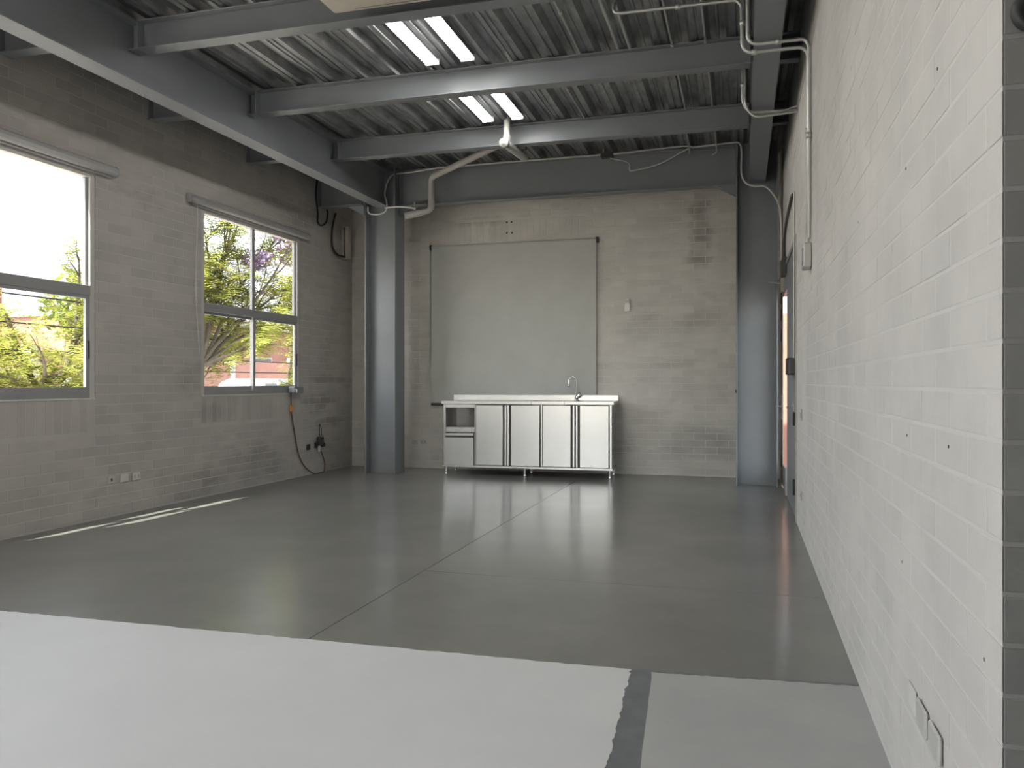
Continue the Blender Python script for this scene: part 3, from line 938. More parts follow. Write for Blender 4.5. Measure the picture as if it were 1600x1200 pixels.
# ------------------------------------------------------------------ drain pipes under the deck
pp = empty('drain_pipe', 'grey-white drain pipe dropping beside the left column', 'pipe', (-4.0, 10.12, 3.5))
def rel(root, pts): return [Vector(p) - root.location for p in pts]
path = fillet([(-2.65, 8.98, 4.02), (-3.99, 10.10, 3.985), (-3.99, 10.10, 3.545), (-4.20, 10.06, 3.50)], 0.075, 6)
MB().tube(rel(pp, path), 0.040, 16).build('pipe_run', M['pvc'], pp)
MB().tube(rel(pp, [(-4.13, 10.073, 3.515), (-4.34, 10.03, 3.47)]), 0.047, 16).build('coupling', M['pvc'], pp)
MB().tube(rel(pp, [(-3.99, 10.10, 3.66), (-3.99, 10.10, 3.60)]), 0.045, 16).build('elbow_socket', M['pvc'], pp)
MB().tube(rel(pp, [(-4.22, 10.07, 3.66), (-4.22, 10.055, 3.55), (-4.19, 10.03, 3.49)]), 0.012, 8).build('pipe_clamp', M['emt'], pp)
p2 = empty('drain_stack', 'white drain pipe hanging in front of the third cross beam', 'pipe', (-2.52, 8.62, 3.9))
MB().tube(rel(p2, [(-2.515, 8.63, 4.20), (-2.515, 8.63, 3.90)]), 0.036, 16).build('drop_pipe', M['white_pl'], p2)
MB().tube(rel(p2, [(-2.515, 8.50, 3.872), (-2.45, 9.15, 3.872)]), 0.047, 18).build('horizontal_pipe', M['white_pl'], p2)
MB().lathe(Vector((-2.516, 8.495, 3.872)) - p2.location, (-0.1, -1, 0), [(0.0, 0.012), (0.026, 0.012), (0.026, 0.004), (0.050, 0.004), (0.052, -0.05), (0.046, -0.05)], 18).build('end_cap', M['white_pl'], p2)
MB().tube(rel(p2, [(-2.515, 8.63, 3.95), (-2.515, 8.63, 3.99)]), 0.041, 16).build('collar', M['white_pl'], p2)
MB().tube(rel(p2, [(-2.46, 9.02, 3.93), (-2.40, 9.02, 3.93), (-2.39, 9.02, 4.16)]), 0.006, 6).build('strap', M['dark_box'], p2)


# ------------------------------------------------------------------ conduits and cables
def pipe(name, label, pts, r, m, fr=0.08, cat='conduit', clips=(), sp=False, group=None):
    root = empty(name, label, cat, pts[0], group=group)
    q = spline(pts) if sp else fillet(pts, fr, 6)
    MB().tube(rel(root, q), r, 10).build('run', m, root)
    for c in clips:
        a, ax = Vector(c[0]) - root.location, Vector(c[1])
        MB().lathe(a - ax * 0.02, ax, [(r * 1.05, 0), (r * 1.55, 0), (r * 1.55, 0.04), (r * 1.05, 0.04)], 12).build('coupling', m, root)
    return root


XW = XR - 0.022
pipe('conduit', 'left one of two parallel conduits bending down the pale wall', [(-0.92, 6.9, 4.09), (-0.92, 6.02, 4.09), (-0.92, 5.98, 3.98), (-0.045, 5.98, 3.97), (-0.005, 5.98, 3.93), (0.0, 5.98, 3.585), (0.40, 5.98, 3.585), (XW, 5.99, 3.54), (XW, 5.99, 2.40), (XW, 6.07, 2.30), (XW, 6.07, 2.215)], 0.013, M['emt'],
     clips=(((0.08, 5.98, 3.585), (1, 0, 0)), ((XW, 5.99, 3.0), (0, 0, 1)), ((-0.45, 5.98, 3.975), (1, 0, 0)), ((0.0, 5.98, 3.80), (0, 0, 1))))
pipe('conduit', 'right one of two parallel conduits bending down the pale wall', [(-1.02, 6.9, 4.10), (-1.02, 5.90, 4.10), (-0.10, 5.90, 4.085), (0.035, 5.90, 4.085), (0.035, 5.92, 3.615), (0.41, 5.92, 3.618), (XW, 5.92, 3.57), (XW, 5.92, 2.24)], 0.013, M['emt'],
     clips=(((0.24, 5.92, 3.617), (1, 0, 0)), ((XW, 5.92, 2.95), (0, 0, 1))))
pipe('conduit', 'upper thin conduit crossing under the right girder in the second bay', [(0.0, 7.40, 4.14), (0.0, 7.40, 3.70), (0.06, 7.40, 3.612), (XR - 0.005, 7.42, 3.612)], 0.011, M['emt'], clips=(((0.0, 7.40, 3.86), (0, 0, 1)),))
pipe('conduit', 'lower thin conduit crossing under the right girder in the second bay', [(0.02, 7.34, 4.14), (0.02, 7.34, 3.66), (0.09, 7.34, 3.548), (XR - 0.005, 7.36, 3.575)], 0.011, M['emt'])
pipe('cable', 'slanting thin cable crossing between two conduits in second bay', [(0.10, 7.36, 3.56), (0.25, 7.37, 3.575), (XR - 0.01, 7.36, 3.625)], 0.007, M['emt'], cat='cable', sp=True)
# straight conduits clipped to the deck along its ribs
for k, (x, y0, y1, lab) in enumerate(((-1.37, 5.60, 7.0, 'thin conduit on the deck left of the bent conduit pair'), (-0.58, 5.60, 8.72, 'thin deck conduit right of the bent conduit pair'),
                                      (-0.30, 5.60, 8.72, 'thin deck conduit closest to the right girder'), (-1.66, 7.2, 8.72, 'thin deck conduit between lamps and right girder'))):
    pipe('deck_conduit', lab, [(x, y0, 4.138), (x, y1, 4.138)], 0.010, M['emt'], clips=(((x, (y0 + y1) / 2 - 0.1, 4.138), (0, 1, 0)),))
pipe('deck_conduit', 'short hooked conduit above the right end of deep beam', [(-0.30, 8.95, 4.14), (-0.30, 10.05, 4.10), (-0.30, 10.15, 4.04), (-0.36, 10.17, 4.02)], 0.010, M['emt'])
pipe('deck_conduit', 'short dropped conduit above the deep back beam', [(-0.62, 8.95, 4.14), (-0.62, 10.0, 4.12), (-0.63, 10.15, 4.05)], 0.010, M['emt'])
# cables along the back beam
pipe('cable', 'pale cable lying along the top of the deep back beam', [(-4.70, 10.17, 3.86), (-4.66, 10.16, 3.98), (-4.56, 10.15, 4.07), (-4.30, 10.15, 4.085), (-4.05, 10.16, 4.11), (-3.8, 10.17, 4.125), (-3.0, 10.17, 4.128), (-2.0, 10.17, 4.128), (-1.30, 10.17, 4.128)], 0.011, M['cable_w'], cat='cable', sp=True)
pipe('cable', 'pale cable hooked around the girder end on left column', [(-4.70, 10.17, 3.86), (-4.67, 10.10, 3.78), (-4.62, 10.06, 3.66), (-4.63, 10.04, 3.56), (-4.70, 10.03, 3.52), (-4.80, 10.03, 3.52), (-4.88, 10.04, 3.55), (-4.90, 10.06, 3.63)], 0.010, M['cable_w'], cat='cable', sp=True)
pipe('cable', 'pale cable stub bridging left column and drain pipe', [(-4.64, 10.04, 3.60), (-4.45, 10.02, 3.60), (-4.30, 10.03, 3.585), (-4.20, 10.05, 3.565)], 0.011, M['cable_w'], cat='cable', sp=True)
pipe('conduit', 'thin pale conduit curving down the right column to the door', [(-1.55, 10.02, 4.085), (-0.72, 10.12, 4.14), (-0.55, 10.14, 4.125), (-0.12, 10.06, 4.12), (-0.03, 10.04, 4.09), (-0.01, 10.03, 3.98), (-0.01, 10.03, 3.74), (0.04, 10.03, 3.62), (0.14, 10.03, 3.575), (0.25, 10.03, 3.565), (0.34, 10.03, 3.48), (0.41, 10.02, 3.34), (0.435, 10.00, 3.15), (0.438, 9.98, 2.86), (0.438, 9.98, 2.62)], 0.010, M['cable_w'], sp=True)
jb = empty('junction_box', 'small dark junction box hanging above the deep back beam', 'box', (-1.62, 10.02, 4.07))
MB().rbox(-0.075, 0.075, -0.05, 0.05, -0.03, 0.03, 0.004).build('box_body', M['dark_box'], jb)
MB().tube([(-0.045, 0, 0.028), (-0.045, 0, 0.09)], 0.008, 8).build('drop_rod', M['emt'], jb)
pipe('cable', 'loose pale wire hanging in a triangle on deep beam', [(-1.58, 10.01, 4.03), (-1.40, 10.10, 4.00), (-1.36, 10.16, 3.97), (-1.36, 10.16, 3.92), (-1.32, 10.17, 3.90), (-1.0, 10.15, 3.95), (-0.72, 10.12, 4.07), (-0.62, 10.12, 4.115)], 0.007, M['cable_w'], cat='cable', sp=True)

# grey box at the end of the conduits on the right wall
ob = empty('outlet_box', 'galvanised outlet box at the bottom of wall conduits', 'box', (XR - 0.03, 6.03, 2.13))
MB().rbox(-0.027, 0.026, -0.10, 0.10, -0.085, 0.085, 0.006).build('box_body', M['emt'], ob)
MB().rbox(-0.034, -0.027, -0.07, 0.05, -0.055, 0.055, 0.004).build('cover_plate', M['cassette'], ob)


# ------------------------------------------------------------------ wall plates and little fittings
def plate(name, label, c, n, w, h, d=0.012, m='white_pl', slots=0, group=None):
    """a plate on a wall; n = wall normal"""
    root = empty(name, label, 'outlet' if name != 'light_switch' else 'switch', c, group=group)
    def pb(u0, u1, z0, z1, d0, d1, b):
        if abs(n[0]) > 0.5:
            xs = sorted((n[0] * d0, n[0] * d1))
            return MB().rbox(xs[0], xs[1], u0, u1, z0, z1, b)
        ys = sorted((n[1] * d0, n[1] * d1))
        return MB().rbox(u0, u1, ys[0], ys[1], z0, z1, b)
    pb(-w / 2, w / 2, -h / 2, h / 2, 0.0034, d, min(0.006, d * 0.4)).build('cover', M[m], root)
    for k in range(slots):
        u = (k - (slots - 1) / 2) * w / max(2, slots)
        pb(u - w * 0.09, u + w * 0.09, -h * 0.22, h * 0.22, d - 0.001, d + 0.003, 0.001).build('socket', M['cassette' if m == 'white_pl' else 'black'], root)
    return root


plate('wall_outlet', 'painted-over flush plate left of two white outlets', (XL, 6.19, 0.345), (1, 0), 0.10, 0.065, 0.008, 'mortar_side', 1)
plate('wall_outlet', 'blank white outlet plate under the left windows', (XL, 6.345, 0.345), (1, 0), 0.105, 0.075, 0.020)
plate('wall_outlet', 'white socket outlet beside the blank plate by the sun streak', (XL, 6.50, 0.345), (1, 0), 0.105, 0.075, 0.020, slots=2)
plate('wall_outlet', 'small black socket left of the plugged chargers', (XL, 9.72, 0.375), (1, 0), 0.10, 0.075, 0.012, 'dark_box', 1)
plate('wall_outlet', 'black socket holding the plugs near the corner', (XL, 9.94, 0.385), (1, 0), 0.13, 0.08, 0.014, 'dark_box', 2)
plate('wall_outlet', 'white outlet right beside the left column', (-4.60, YB, 0.375), (0, -1), 0.09, 0.065, 0.014, slots=1)
plate('wall_outlet', 'white outlet between the column outlet and counter', (-4.47, YB, 0.378), (0, -1), 0.10, 0.065, 0.014, slots=2)
plate('wall_outlet', 'white outlet on back wall right of the counter', (-1.49, YB, 0.355), (0, -1), 0.11, 0.065, 0.012, slots=1)
plate('light_switch', 'pale switch plate on right wall beside the door', (XR, 6.96, 0.985), (-1, 0), 0.13, 0.095, 0.010, 'white_pl', 1)
plate('wall_outlet', 'pale outlet low on right wall beside the door', (XR, 6.96, 0.33), (-1, 0), 0.13, 0.075, 0.010, 'white_pl', 1)
plate('wall_outlet', 'flush painted plate, farthest of three near plates', (XR, 2.49, 0.365), (-1, 0), 0.10, 0.068, 0.006, 'mortar_right', 0)
plate('wall_outlet', 'rounded cream plate, middle of three near plates', (XR, 2.345, 0.365), (-1, 0), 0.115, 0.075, 0.014, 'white_pl', 0)
plate('wall_outlet', 'rounded cream plate, nearest of three at picture bottom', (XR, 2.195, 0.365), (-1, 0), 0.115, 0.075, 0.014, 'white_pl', 0)

M['remote'] = mat('ivory_remote_plastic', (0.85, 0.83, 0.78), 0.4)
# remote control on the back wall
rc = empty('remote_control', 'white remote in a holder on the back wall', 'remote', (-1.50, YB - 0.004, 2.29))
MB().rbox(-0.038, 0.038, -0.030, -0.001, -0.085, 0.02, 0.006).build('holder', M['remote'], rc)
MB().rbox(-0.032, 0.032, -0.026, -0.006, -0.07, 0.09, 0.006).build('remote_body', M['remote'], rc)
MB().rbox(-0.024, 0.024, -0.0275, -0.024, 0.032, 0.074, 0.001).build('screen', M['cassette'], rc)

# dome fitting on the raw block face
dm = empty('round_fitting', 'dark round ring fitting at the top right corner', 'fitting', (XR + 0.048, YC - 0.006, 1.925))
MB().lathe((0, 0, 0), (0, -1, 0), [(0.030, 0.0), (0.038, 0.004), (0.040, 0.012), (0.034, 0.020), (0.024, 0.020), (0.018, 0.012), (0.018, 0.0)], 28).build('ring', M['rubber'], dm)
MB().lathe((0, 0, 0), (0, -1, 0), [(0.018, 0.003), (0.014, 0.010), (0.0, 0.013)], 20).build('lens', M['lens'], dm)
MB().tube([(0.010, -0.008, -0.036), (0.018, -0.012, -0.06), (0.016, -0.010, -0.10)], 0.006, 8).build('lead', M['black'], dm)

# ------------------------------------------------------------------ cables in the window corner
ex = empty('extension_cord', 'brown extension cord drooping from window sill to socket', 'cord', (XL + 0.02, 9.3, 0.0))
pts = spline([(XL + 0.035, 9.235, 1.12), (XL + 0.03, 9.25, 1.0), (XL + 0.022, 9.27, 0.86), (XL + 0.02, 9.36, 0.56), (XL + 0.02, 9.44, 0.32), (XL + 0.025, 9.58, 0.14), (XL + 0.05, 9.77, 0.022), (XL + 0.06, 9.95, 0.012), (XL + 0.05, 10.07, 0.02), (XL + 0.03, 10.12, 0.12), (XL + 0.025, 10.07, 0.24), (XL + 0.03, 9.98, 0.35)])
MB().tube(rel(ex, pts), 0.0075, 8).build('cord_run', M['cord'], ex)
mb = MB(); mb.rbox(XL + 0.012 - ex.location.x, XL + 0.032 - ex.location.x, -0.075, 0.0, 0.87, 0.955, 0.006)
mb.build('orange_plug', M['orange'], ex)
sb = empty('sill_box', 'small grey box on the corner of the far window sill', 'box', (XL + 0.053, 9.36, WZ0 + 0.009))
MB().rbox(-0.05, 0.05, -0.14, 0.08, 0.0, 0.085, 0.01).build('box_body', M['steel'], sb)
MB().tube([(0.045, -0.12, 0.05), (0.065, -0.125, 0.045), (0.067, -0.125, 0.005)], 0.009, 8).build('cable_gland', M['white_pl'], sb)
pg = empty('plug_cluster', 'cluster of black plugs and chargers near the corner', 'plug', (XL + 0.02, 9.97, 0.40))
MB().rbox(-0.004, 0.055, -0.055, 0.035, -0.02, 0.10, 0.012).build('charger', M['black'], pg)
MB().rbox(-0.004, 0.04, 0.05, 0.13, -0.045, 0.01, 0.01).build('charger', M['black'], pg)
MB().rbox(-0.002, 0.03, -0.03, 0.015, -0.11, -0.02, 0.008).build('white_plug', M['white_pl'], pg)
MB().tube(spline([(0.03, -0.02, 0.09), (0.03, -0.03, 0.18), (0.02, -0.01, 0.26), (0.012, 0.0, 0.27)]), 0.006, 6).build('plug_lead', M['black'], pg)
MB().tube(spline([(0.03, 0.01, 0.09), (0.03, 0.03, 0.17), (0.02, 0.02, 0.25), (0.012, 0.0, 0.27)]), 0.006, 6).build('plug_lead', M['black'], pg)
MB().tube(spline([(0.03, -0.05, 0.06), (0.04, -0.10, 0.05), (0.03, -0.11, -0.01), (0.02, -0.08, -0.02)]), 0.006, 6).build('plug_lead', M['black'], pg)
MB().tube(spline([(0.03, 0.09, 0.01), (0.03, 0.08, 0.08), (0.02, 0.06, 0.13)]), 0.006, 6).build('plug_lead', M['black'], pg)
# beige wall box with black cables near the corner
wb = empty('wall_trunk_box', 'narrow upright beige box high in the left corner', 'box', (XL, 10.72, 3.28))
MB().rbox(0.005, 0.10, -0.045, 0.045, -0.235, 0.235, 0.008).build('box_body', M['beige_pl'], wb)
pipe('cable', 'black cable looping down to the upright beige box', [(XL + 0.04, 10.42, 3.66), (XL + 0.03, 10.37, 3.52), (XL + 0.03, 10.33, 3.38), (XL + 0.03, 10.34, 3.18), (XL + 0.04, 10.46, 3.08), (XL + 0.06, 10.66, 3.07)], 0.014, M['black'], cat='cable', sp=True)
pipe('cable', 'black cable running beside the upright beige box', [(XL + 0.06, 10.66, 3.07), (XL + 0.05, 10.655, 3.2), (XL + 0.05, 10.655, 3.5)], 0.008, M['black'], cat='cable', sp=True)
pipe('cable', 'black cable loop hanging below the corner beam stub', [(XL + 0.03, 9.92, 4.05), (XL + 0.03, 9.88, 3.8), (XL + 0.03, 9.93, 3.58), (XL + 0.03, 9.93, 3.44), (XL + 0.04, 10.02, 3.41), (XL + 0.05, 10.13, 3.48), (XL + 0.05, 10.17, 3.60), (XL + 0.05, 10.15, 3.66)], 0.013, M['black'], cat='cable', sp=True)
pipe('blind_cord', 'thin pale blind cord hanging left of far window', [(XL + 0.05, 7.36, 3.12), (XL + 0.03, 7.36, 2.2), (XL + 0.03, 7.42, 1.55)], 0.005, M['cable_w'], cat='cord', sp=True)

# ------------------------------------------------------------------ door in the right wall
dx = XR - 0.012
do = empty('door_1', 'grey steel double door with narrow glass in right wall', 'door', (XR + 0.05, 9.0, 0), kind='structure')
def db(x0, x1, y0, y1, z0, z1, nm, m, par=None, b=0.002):
    return MB().rbox(x0 - XR - 0.05, x1 - XR - 0.05, y0 - 9.0, y1 - 9.0, z0, z1, b).build(nm, M[m], par or do)
db(XR - 0.012, XR + 0.10, 7.58, 7.63, 0.0, 2.56, 'frame_jamb', 'cream_paint')
db(XR - 0.006, XR + 0.004, 10.42, YB, 0.0, 2.56, 'frame_jamb', 'cream_paint')
db(XR - 0.012, XR + 0.10, 7.63, YB, 2.51, 2.56, 'frame_head', 'steel')
lf = db(XR + 0.0, XR + 0.045, 7.635, 9.10, 0.015, 2.505, 'door_leaf', 'steel')
db(XR - 0.055, XR, 8.04, 8.06, 1.00, 1.02, 'lever_handle', 'chrome', lf)
db(XR - 0.062, XR - 0.045, 8.04, 8.17, 1.0, 1.02, 'lever_bar', 'chrome', lf)
db(XR - 0.010, XR, 7.98, 8.08, 0.86, 1.06, 'lock_plate', 'chrome', lf)
db(XR - 0.03, XR, 7.64, 7.68, 0.86, 0.98, 'hinge', 'black', lf)
db(XR - 0.03, XR, 7.64, 7.68, 0.24, 0.38, 'hinge', 'black', lf)
l2 = db(XR + 0.0, XR + 0.045, 9.105, 9.22, 0.015, 2.505, 'door_leaf', 'steel')
db(XR - 0.004, XR + 0.004, 10.13, 10.415, 0.015, 2.505, 'lock_stile', 'cream_paint', l2)
db(XR + 0.0, XR + 0.045, 9.22, 10.13, 0.015, 0.27, 'bottom_rail', 'steel', l2)
db(XR + 0.0, XR + 0.045, 9.22, 10.13, 2.26, 2.505, 'top_rail', 'steel', l2)
db(XR + 0.001, XR + 0.003, 9.22, 10.13, 0.27, 2.26, 'pane', 'glass', l2, 0.0005)
db(XR - 0.012, XR, 10.16, 10.30, 0.80, 1.10, 'lock_plate', 'chrome', l2)
db(XR - 0.070, XR - 0.012, 10.22, 10.24, 0.95, 0.97, 'lever_handle', 'chrome', l2)
db(XR - 0.085, XR - 0.065, 10.22, 10.36, 0.95, 0.97, 'lever_bar', 'chrome', l2)
for z in (0.22, 1.75, 2.0, 2.2):
    db(XR - 0.012, XR, 10.36, 10.41, z, z + 0.14, 'hinge', 'black', l2)
db(XR - 0.02, XR, 9.16, 9.20, 0.03, 0.34, 'floor_bolt', 'emt', l2)
# closer arm, magnet box and cable above the door
mg = empty('door_magnet_box', 'dark box with a black side on the grey door', 'box', (XR - 0.02, 7.9, 1.40))
MB().rbox(-0.038, 0.018, -0.28, -0.02, -0.075, 0.06, 0.004).build('box_body', M['dark_box'], mg)
MB().rbox(-0.045, 0.016, 0.0, 0.30, -0.08, 0.075, 0.004).build('black_half', M['black'], mg)
pipe('cable', 'thin dark cable running down to the door magnet box', [(XR - 0.012, 7.78, 2.98), (XR - 0.012, 7.78, 1.47)], 0.008, M['emt'], cat='cable')
pipe('cable', 'dark flexible conduit sloping over the door top', [(XR - 0.018, 7.80, 2.96), (XR - 0.018, 8.05, 2.985), (XR - 0.018, 8.9, 2.95), (XR - 0.018, 9.35, 2.84), (XR - 0.018, 9.42, 2.72), (XR - 0.018, 9.42, 2.60)], 0.014, M['dark_box'], cat='conduit', sp=True)
cb2 = empty('door_closer_box', 'small dark grey closer box above the door', 'box', (XR - 0.02, 9.42, 2.55))
MB().rbox(-0.03, 0.018, -0.20, 0.20, -0.12, 0.06, 0.004).build('box_body', M['dark_box'], cb2)
arm = db(XR - 0.030, XR, 9.89, 10.01, 2.30, 2.46, 'arm_mount', 'cream_paint')
MB().tube([(-0.06, 0.95, 2.40), (-0.23, 0.90, 2.415)], [0.012, 0.009], 8).build('arm_rod', M['emt'], arm)
ks = tag(MB().rbox(-0.082, -0.066, 10.055, 10.072, 1.12, 1.16, 0.002).build('column_knob', M['black']), 'tiny black knob on the right column edge', 'knob')

# ------------------------------------------------------------------ outdoors
M['asphalt'] = mat('asphalt', (0.36, 0.335, 0.315), 0.9, var=0.1, vscale=2)
M['pave'] = mat('pavement', (0.58, 0.54, 0.50), 0.9, var=0.1, vscale=2)
M['pink'] = mat('pink_render', (0.24, 0.12, 0.095), 0.85, var=0.12, vscale=1.2)
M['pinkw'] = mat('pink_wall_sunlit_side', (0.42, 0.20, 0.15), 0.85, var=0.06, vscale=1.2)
M['redtile'] = mat('red_parapet', (0.20, 0.085, 0.06), 0.85, var=0.1)
M['pale'] = mat('pale_render', (0.32, 0.30, 0.28), 0.85, var=0.08)
M['dark_glass'] = mat('dark_window_glass', (0.06, 0.07, 0.08), 0.1)
M['bark'] = mat('bark', (0.10, 0.082, 0.065), 0.9, var=0.25, vscale=8, bump=0.4)
M['leaf_y'] = leaf_mat('feathery_leaf', (0.27, 0.275, 0.07))
M['leaf_g'] = leaf_mat('broad_leaf', (0.17, 0.20, 0.055))
M['flower'] = leaf_mat('violet_blossom', (0.42, 0.28, 0.50))
M['car_white'] = mat('white_car_paint', (0.34, 0.35, 0.36), 0.25, spec=0.6)
M['car_grey'] = mat('grey_car_paint', (0.16, 0.165, 0.17), 0.25, spec=0.6)
M['hill'] = mat('hazy_hill', (0.22, 0.22, 0.30), 1.0)
M['wire'] = mat('overhead_wire', (0.015, 0.015, 0.015), 0.7)

MB().box(-260, 60, -60, 400, -0.6, -0.17).build('ground_outside', M['asphalt'], label='asphalt street outside the windows', cat='street', kind='structure')
MB().box(-9.4, XL - TH - 0.02, -30, 60, -0.17, -0.05).build('pavement', M['pave'], label='pale pavement along the building outside', cat='pavement', kind='structure')
MB().box(-16.6, -15.0, -30, 70, -0.17, -0.05).build('pavement', M['pave'], label='pavement across the street', cat='pavement', kind='structure')


def building(label, x0, x1, y0, y1, h, wall, wins, par='redtile'):
    root = empty('street_building', label, 'building', ((x0 + x1) / 2, (y0 + y1) / 2, -0.17))
    L = root.location
    MB().box(x0 - L.x, x1 - L.x, y0 - L.y, y1 - L.y, 0, h).build('walls', M[wall], root)
    MB().box(x0 - 0.1 - L.x, x1 + 0.12 - L.x, y0 - 0.1 - L.y, y1 + 0.1 - L.y, h, h + 0.35).build('parapet', M[par], root)
    for (ya, yb, za, zb) in wins:
        wdw = MB().box(x1 - L.x, x1 + 0.05 - L.x, ya - L.y, yb - L.y, za, zb).build('window', M['pale'], root)
        MB().box(x1 + 0.05 - L.x, x1 + 0.06 - L.x, ya + 0.08 - L.y, yb - 0.08 - L.y, za + 0.08, zb - 0.08).build('pane', M['dark_glass'], wdw)
    return root


building('low red-brown house seen at the left edge of near window', -26, -18.5, 4, 16.6, 3.9, 'redtile', [(8, 9.5, 1, 2.4), (12, 13.5, 1, 2.4)])
building('pink house with grey windows seen through the far window', -32, -22, 24.5, 37.5, 3.9, 'pink', [(26, 27.6, 1.2, 2.6), (29.5, 31.1, 2.4, 3.5), (33, 34.6, 1.2, 2.6)], 'pale')
building('pale house at the end of the street in the far window', -22, -14, 44, 56, 4.0, 'pale', [(46, 48, 1.2, 2.6), (51, 53, 1.2, 2.6)], 'pale')
# boundary wall across the street, in panels between pale posts
bw = empty('boundary_wall', 'low pink boundary wall with pale posts across the street', 'wall', (-16.8, 10, -0.17))
for k in range(11):
    y0 = -6 + k * 4.0
    MB().box(-0.1, 0.1, y0, y0 + 3.75, 0, 2.05 + 0.12 * (k % 2)).build('wall_panel', M['pink'], bw)
    MB().rbox(-0.16, 0.16, y0 + 3.75, y0 + 4.0, 0, 2.35, 0.01).build('wall_post', M['pale'], bw)
# view through the door glass
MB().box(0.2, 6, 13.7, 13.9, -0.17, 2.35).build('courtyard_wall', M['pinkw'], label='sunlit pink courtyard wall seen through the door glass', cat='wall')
# hills
hv, n = [], 40
for i in range(n + 1):
    a = math.radians(100 + 60 * i / n)
    R = 240
    hh = 36 + 5 * math.sin(i * 0.9) + 3 * math.sin(i * 2.3 + 1) + random.uniform(-1, 1)
    hv += [(R * math.cos(a), R * math.sin(a), -1), (R * 1.12 * math.cos(a), R * 1.12 * math.sin(a), hh)]
MB().add(hv, [(2 * i, 2 * i + 2, 2 * i + 3, 2 * i + 1) for i in range(n)], True).build('distant_hills', M['hill'], label='hazy violet hills on the horizon in near window', cat='hills', kind='structure')


# --- trees
def limb(rnd, p, d, L, n=6, wob=0.18, lift=0.0):
    pts = [Vector(p)]
    d = Vector(d).normalized()
    for i in range(n):
        d = (d + Vector((rnd.uniform(-wob, wob), rnd.uniform(-wob, wob), rnd.uniform(-wob, wob) + lift))).normalized()
        pts.append(pts[-1] + d * L / n)
    return pts


def frond(rnd, mb, p, d, L, n=9, lw=0.02, ll=0.10):
    """a pinnate leaf: paired leaflets along a drooping stalk"""
    d = Vector(d).normalized()
    side = d.cross(Vector((0, 0, 1)))
    if side.length < 0.1: side = Vector((1, 0, 0))
    side.normalize()
    q = Vector(p)
    for i in range(n):
        d = (d + Vector((0, 0, -0.05))).normalized()
        q = q + d * L / n
        w = ll * math.sin(PI * (i + 1.2) / (n + 1.5))
        up = side.cross(d) * 0.25
        for s in (-1, 1):
            e = q + (side * s + d * 0.5 + up * rnd.uniform(-1, 1)) * w
            mb.add([q - d * lw, q + d * lw, e + d * lw * 0.5, e - d * lw * 0.5], [(0, 1, 2, 3)])
    return q


def leaf_blob(rnd, mb, c, r, n, size):
    for i in range(n):
        d = Vector((rnd.gauss(0, 1), rnd.gauss(0, 1), rnd.gauss(0, 1))).normalized()
        p = Vector(c) + Vector((d.x * r[0], d.y * r[1], d.z * r[2])) * (rnd.random() ** 0.45)
        a = Vector((rnd.gauss(0, 1), rnd.gauss(0, 1), rnd.gauss(0, 0.6))).normalized()
        b = a.orthogonal().normalized()
        s = size * rnd.uniform(0.6, 1.3)
        mb.add([p - a * s, p - b * s * 0.42, p + a * s, p + b * s * 0.42], [(0, 1, 2, 3)])


def tree(label, base, fork, limbs, seed, leafm, nfr=9, frL=0.55, blobs=(), flowers=(), trunk_r=0.14, ll=0.10, twigs=7, lsize=0.07):
    rnd = random.Random(seed)
    root = empty('street_tree', label, 'tree', base)
    B = Vector(base)
    F = Vector(fork)
    tr = [B + (F - B) * t + Vector((0.06 * math.sin(4 * t), 0.05 * math.sin(5 * t + 1), 0)) * (1 if 0 < t < 1 else 0) for t in (0, 0.2, 0.4, 0.6, 0.8, 1)]
    MB().tube([p - B for p in tr], [trunk_r * (1.25 - 0.5 * i / 5) for i in range(6)], 10).build('trunk', M['bark'], root)
    fol = MB()
    for (d, L, lift) in limbs:
        pts = limb(rnd, F, d, L, 8, 0.16, lift)
        bm_ = MB().tube([p - B for p in pts], [trunk_r * 0.42 * (1 - 0.85 * i / 8) + 0.006 for i in range(9)], 7)
        for k in range(twigs):
            i = rnd.randint(2, 8)
            dd = (pts[i] - pts[i - 1]).normalized() + Vector((rnd.uniform(-1, 1), rnd.uniform(-1, 1), rnd.uniform(-0.4, 0.8)))
            tw = limb(rnd, pts[i], dd, L * rnd.uniform(0.2, 0.42), 5, 0.22, 0.02)
            bm_.tube([p - B for p in tw], [0.018, 0.015, 0.012, 0.009, 0.006, 0.004], 5)
            for q in tw[1:]:
                for f in range(nfr):
                    dv = Vector((rnd.uniform(-1, 1), rnd.uniform(-1, 1), rnd.uniform(-0.35, 0.45)))
                    frond(rnd, fol, q - B, dv, frL * rnd.uniform(0.6, 1.2), 8, 0.012, ll)
        bm_.build('branch', M['bark'], root)
    for (c, r, n) in blobs:
        leaf_blob(rnd, fol, Vector(c) - B, r, n, lsize)
    if fol.v:
        fol.build('foliage', M[leafm], root, kind='stuff')
    if flowers:
        fb = MB()
        for (c, r, n) in flowers:
            leaf_blob(rnd, fb, Vector(c) - B, r, n, 0.055)
        fb.build('blossom', M['flower'], root, kind='stuff')
    return root


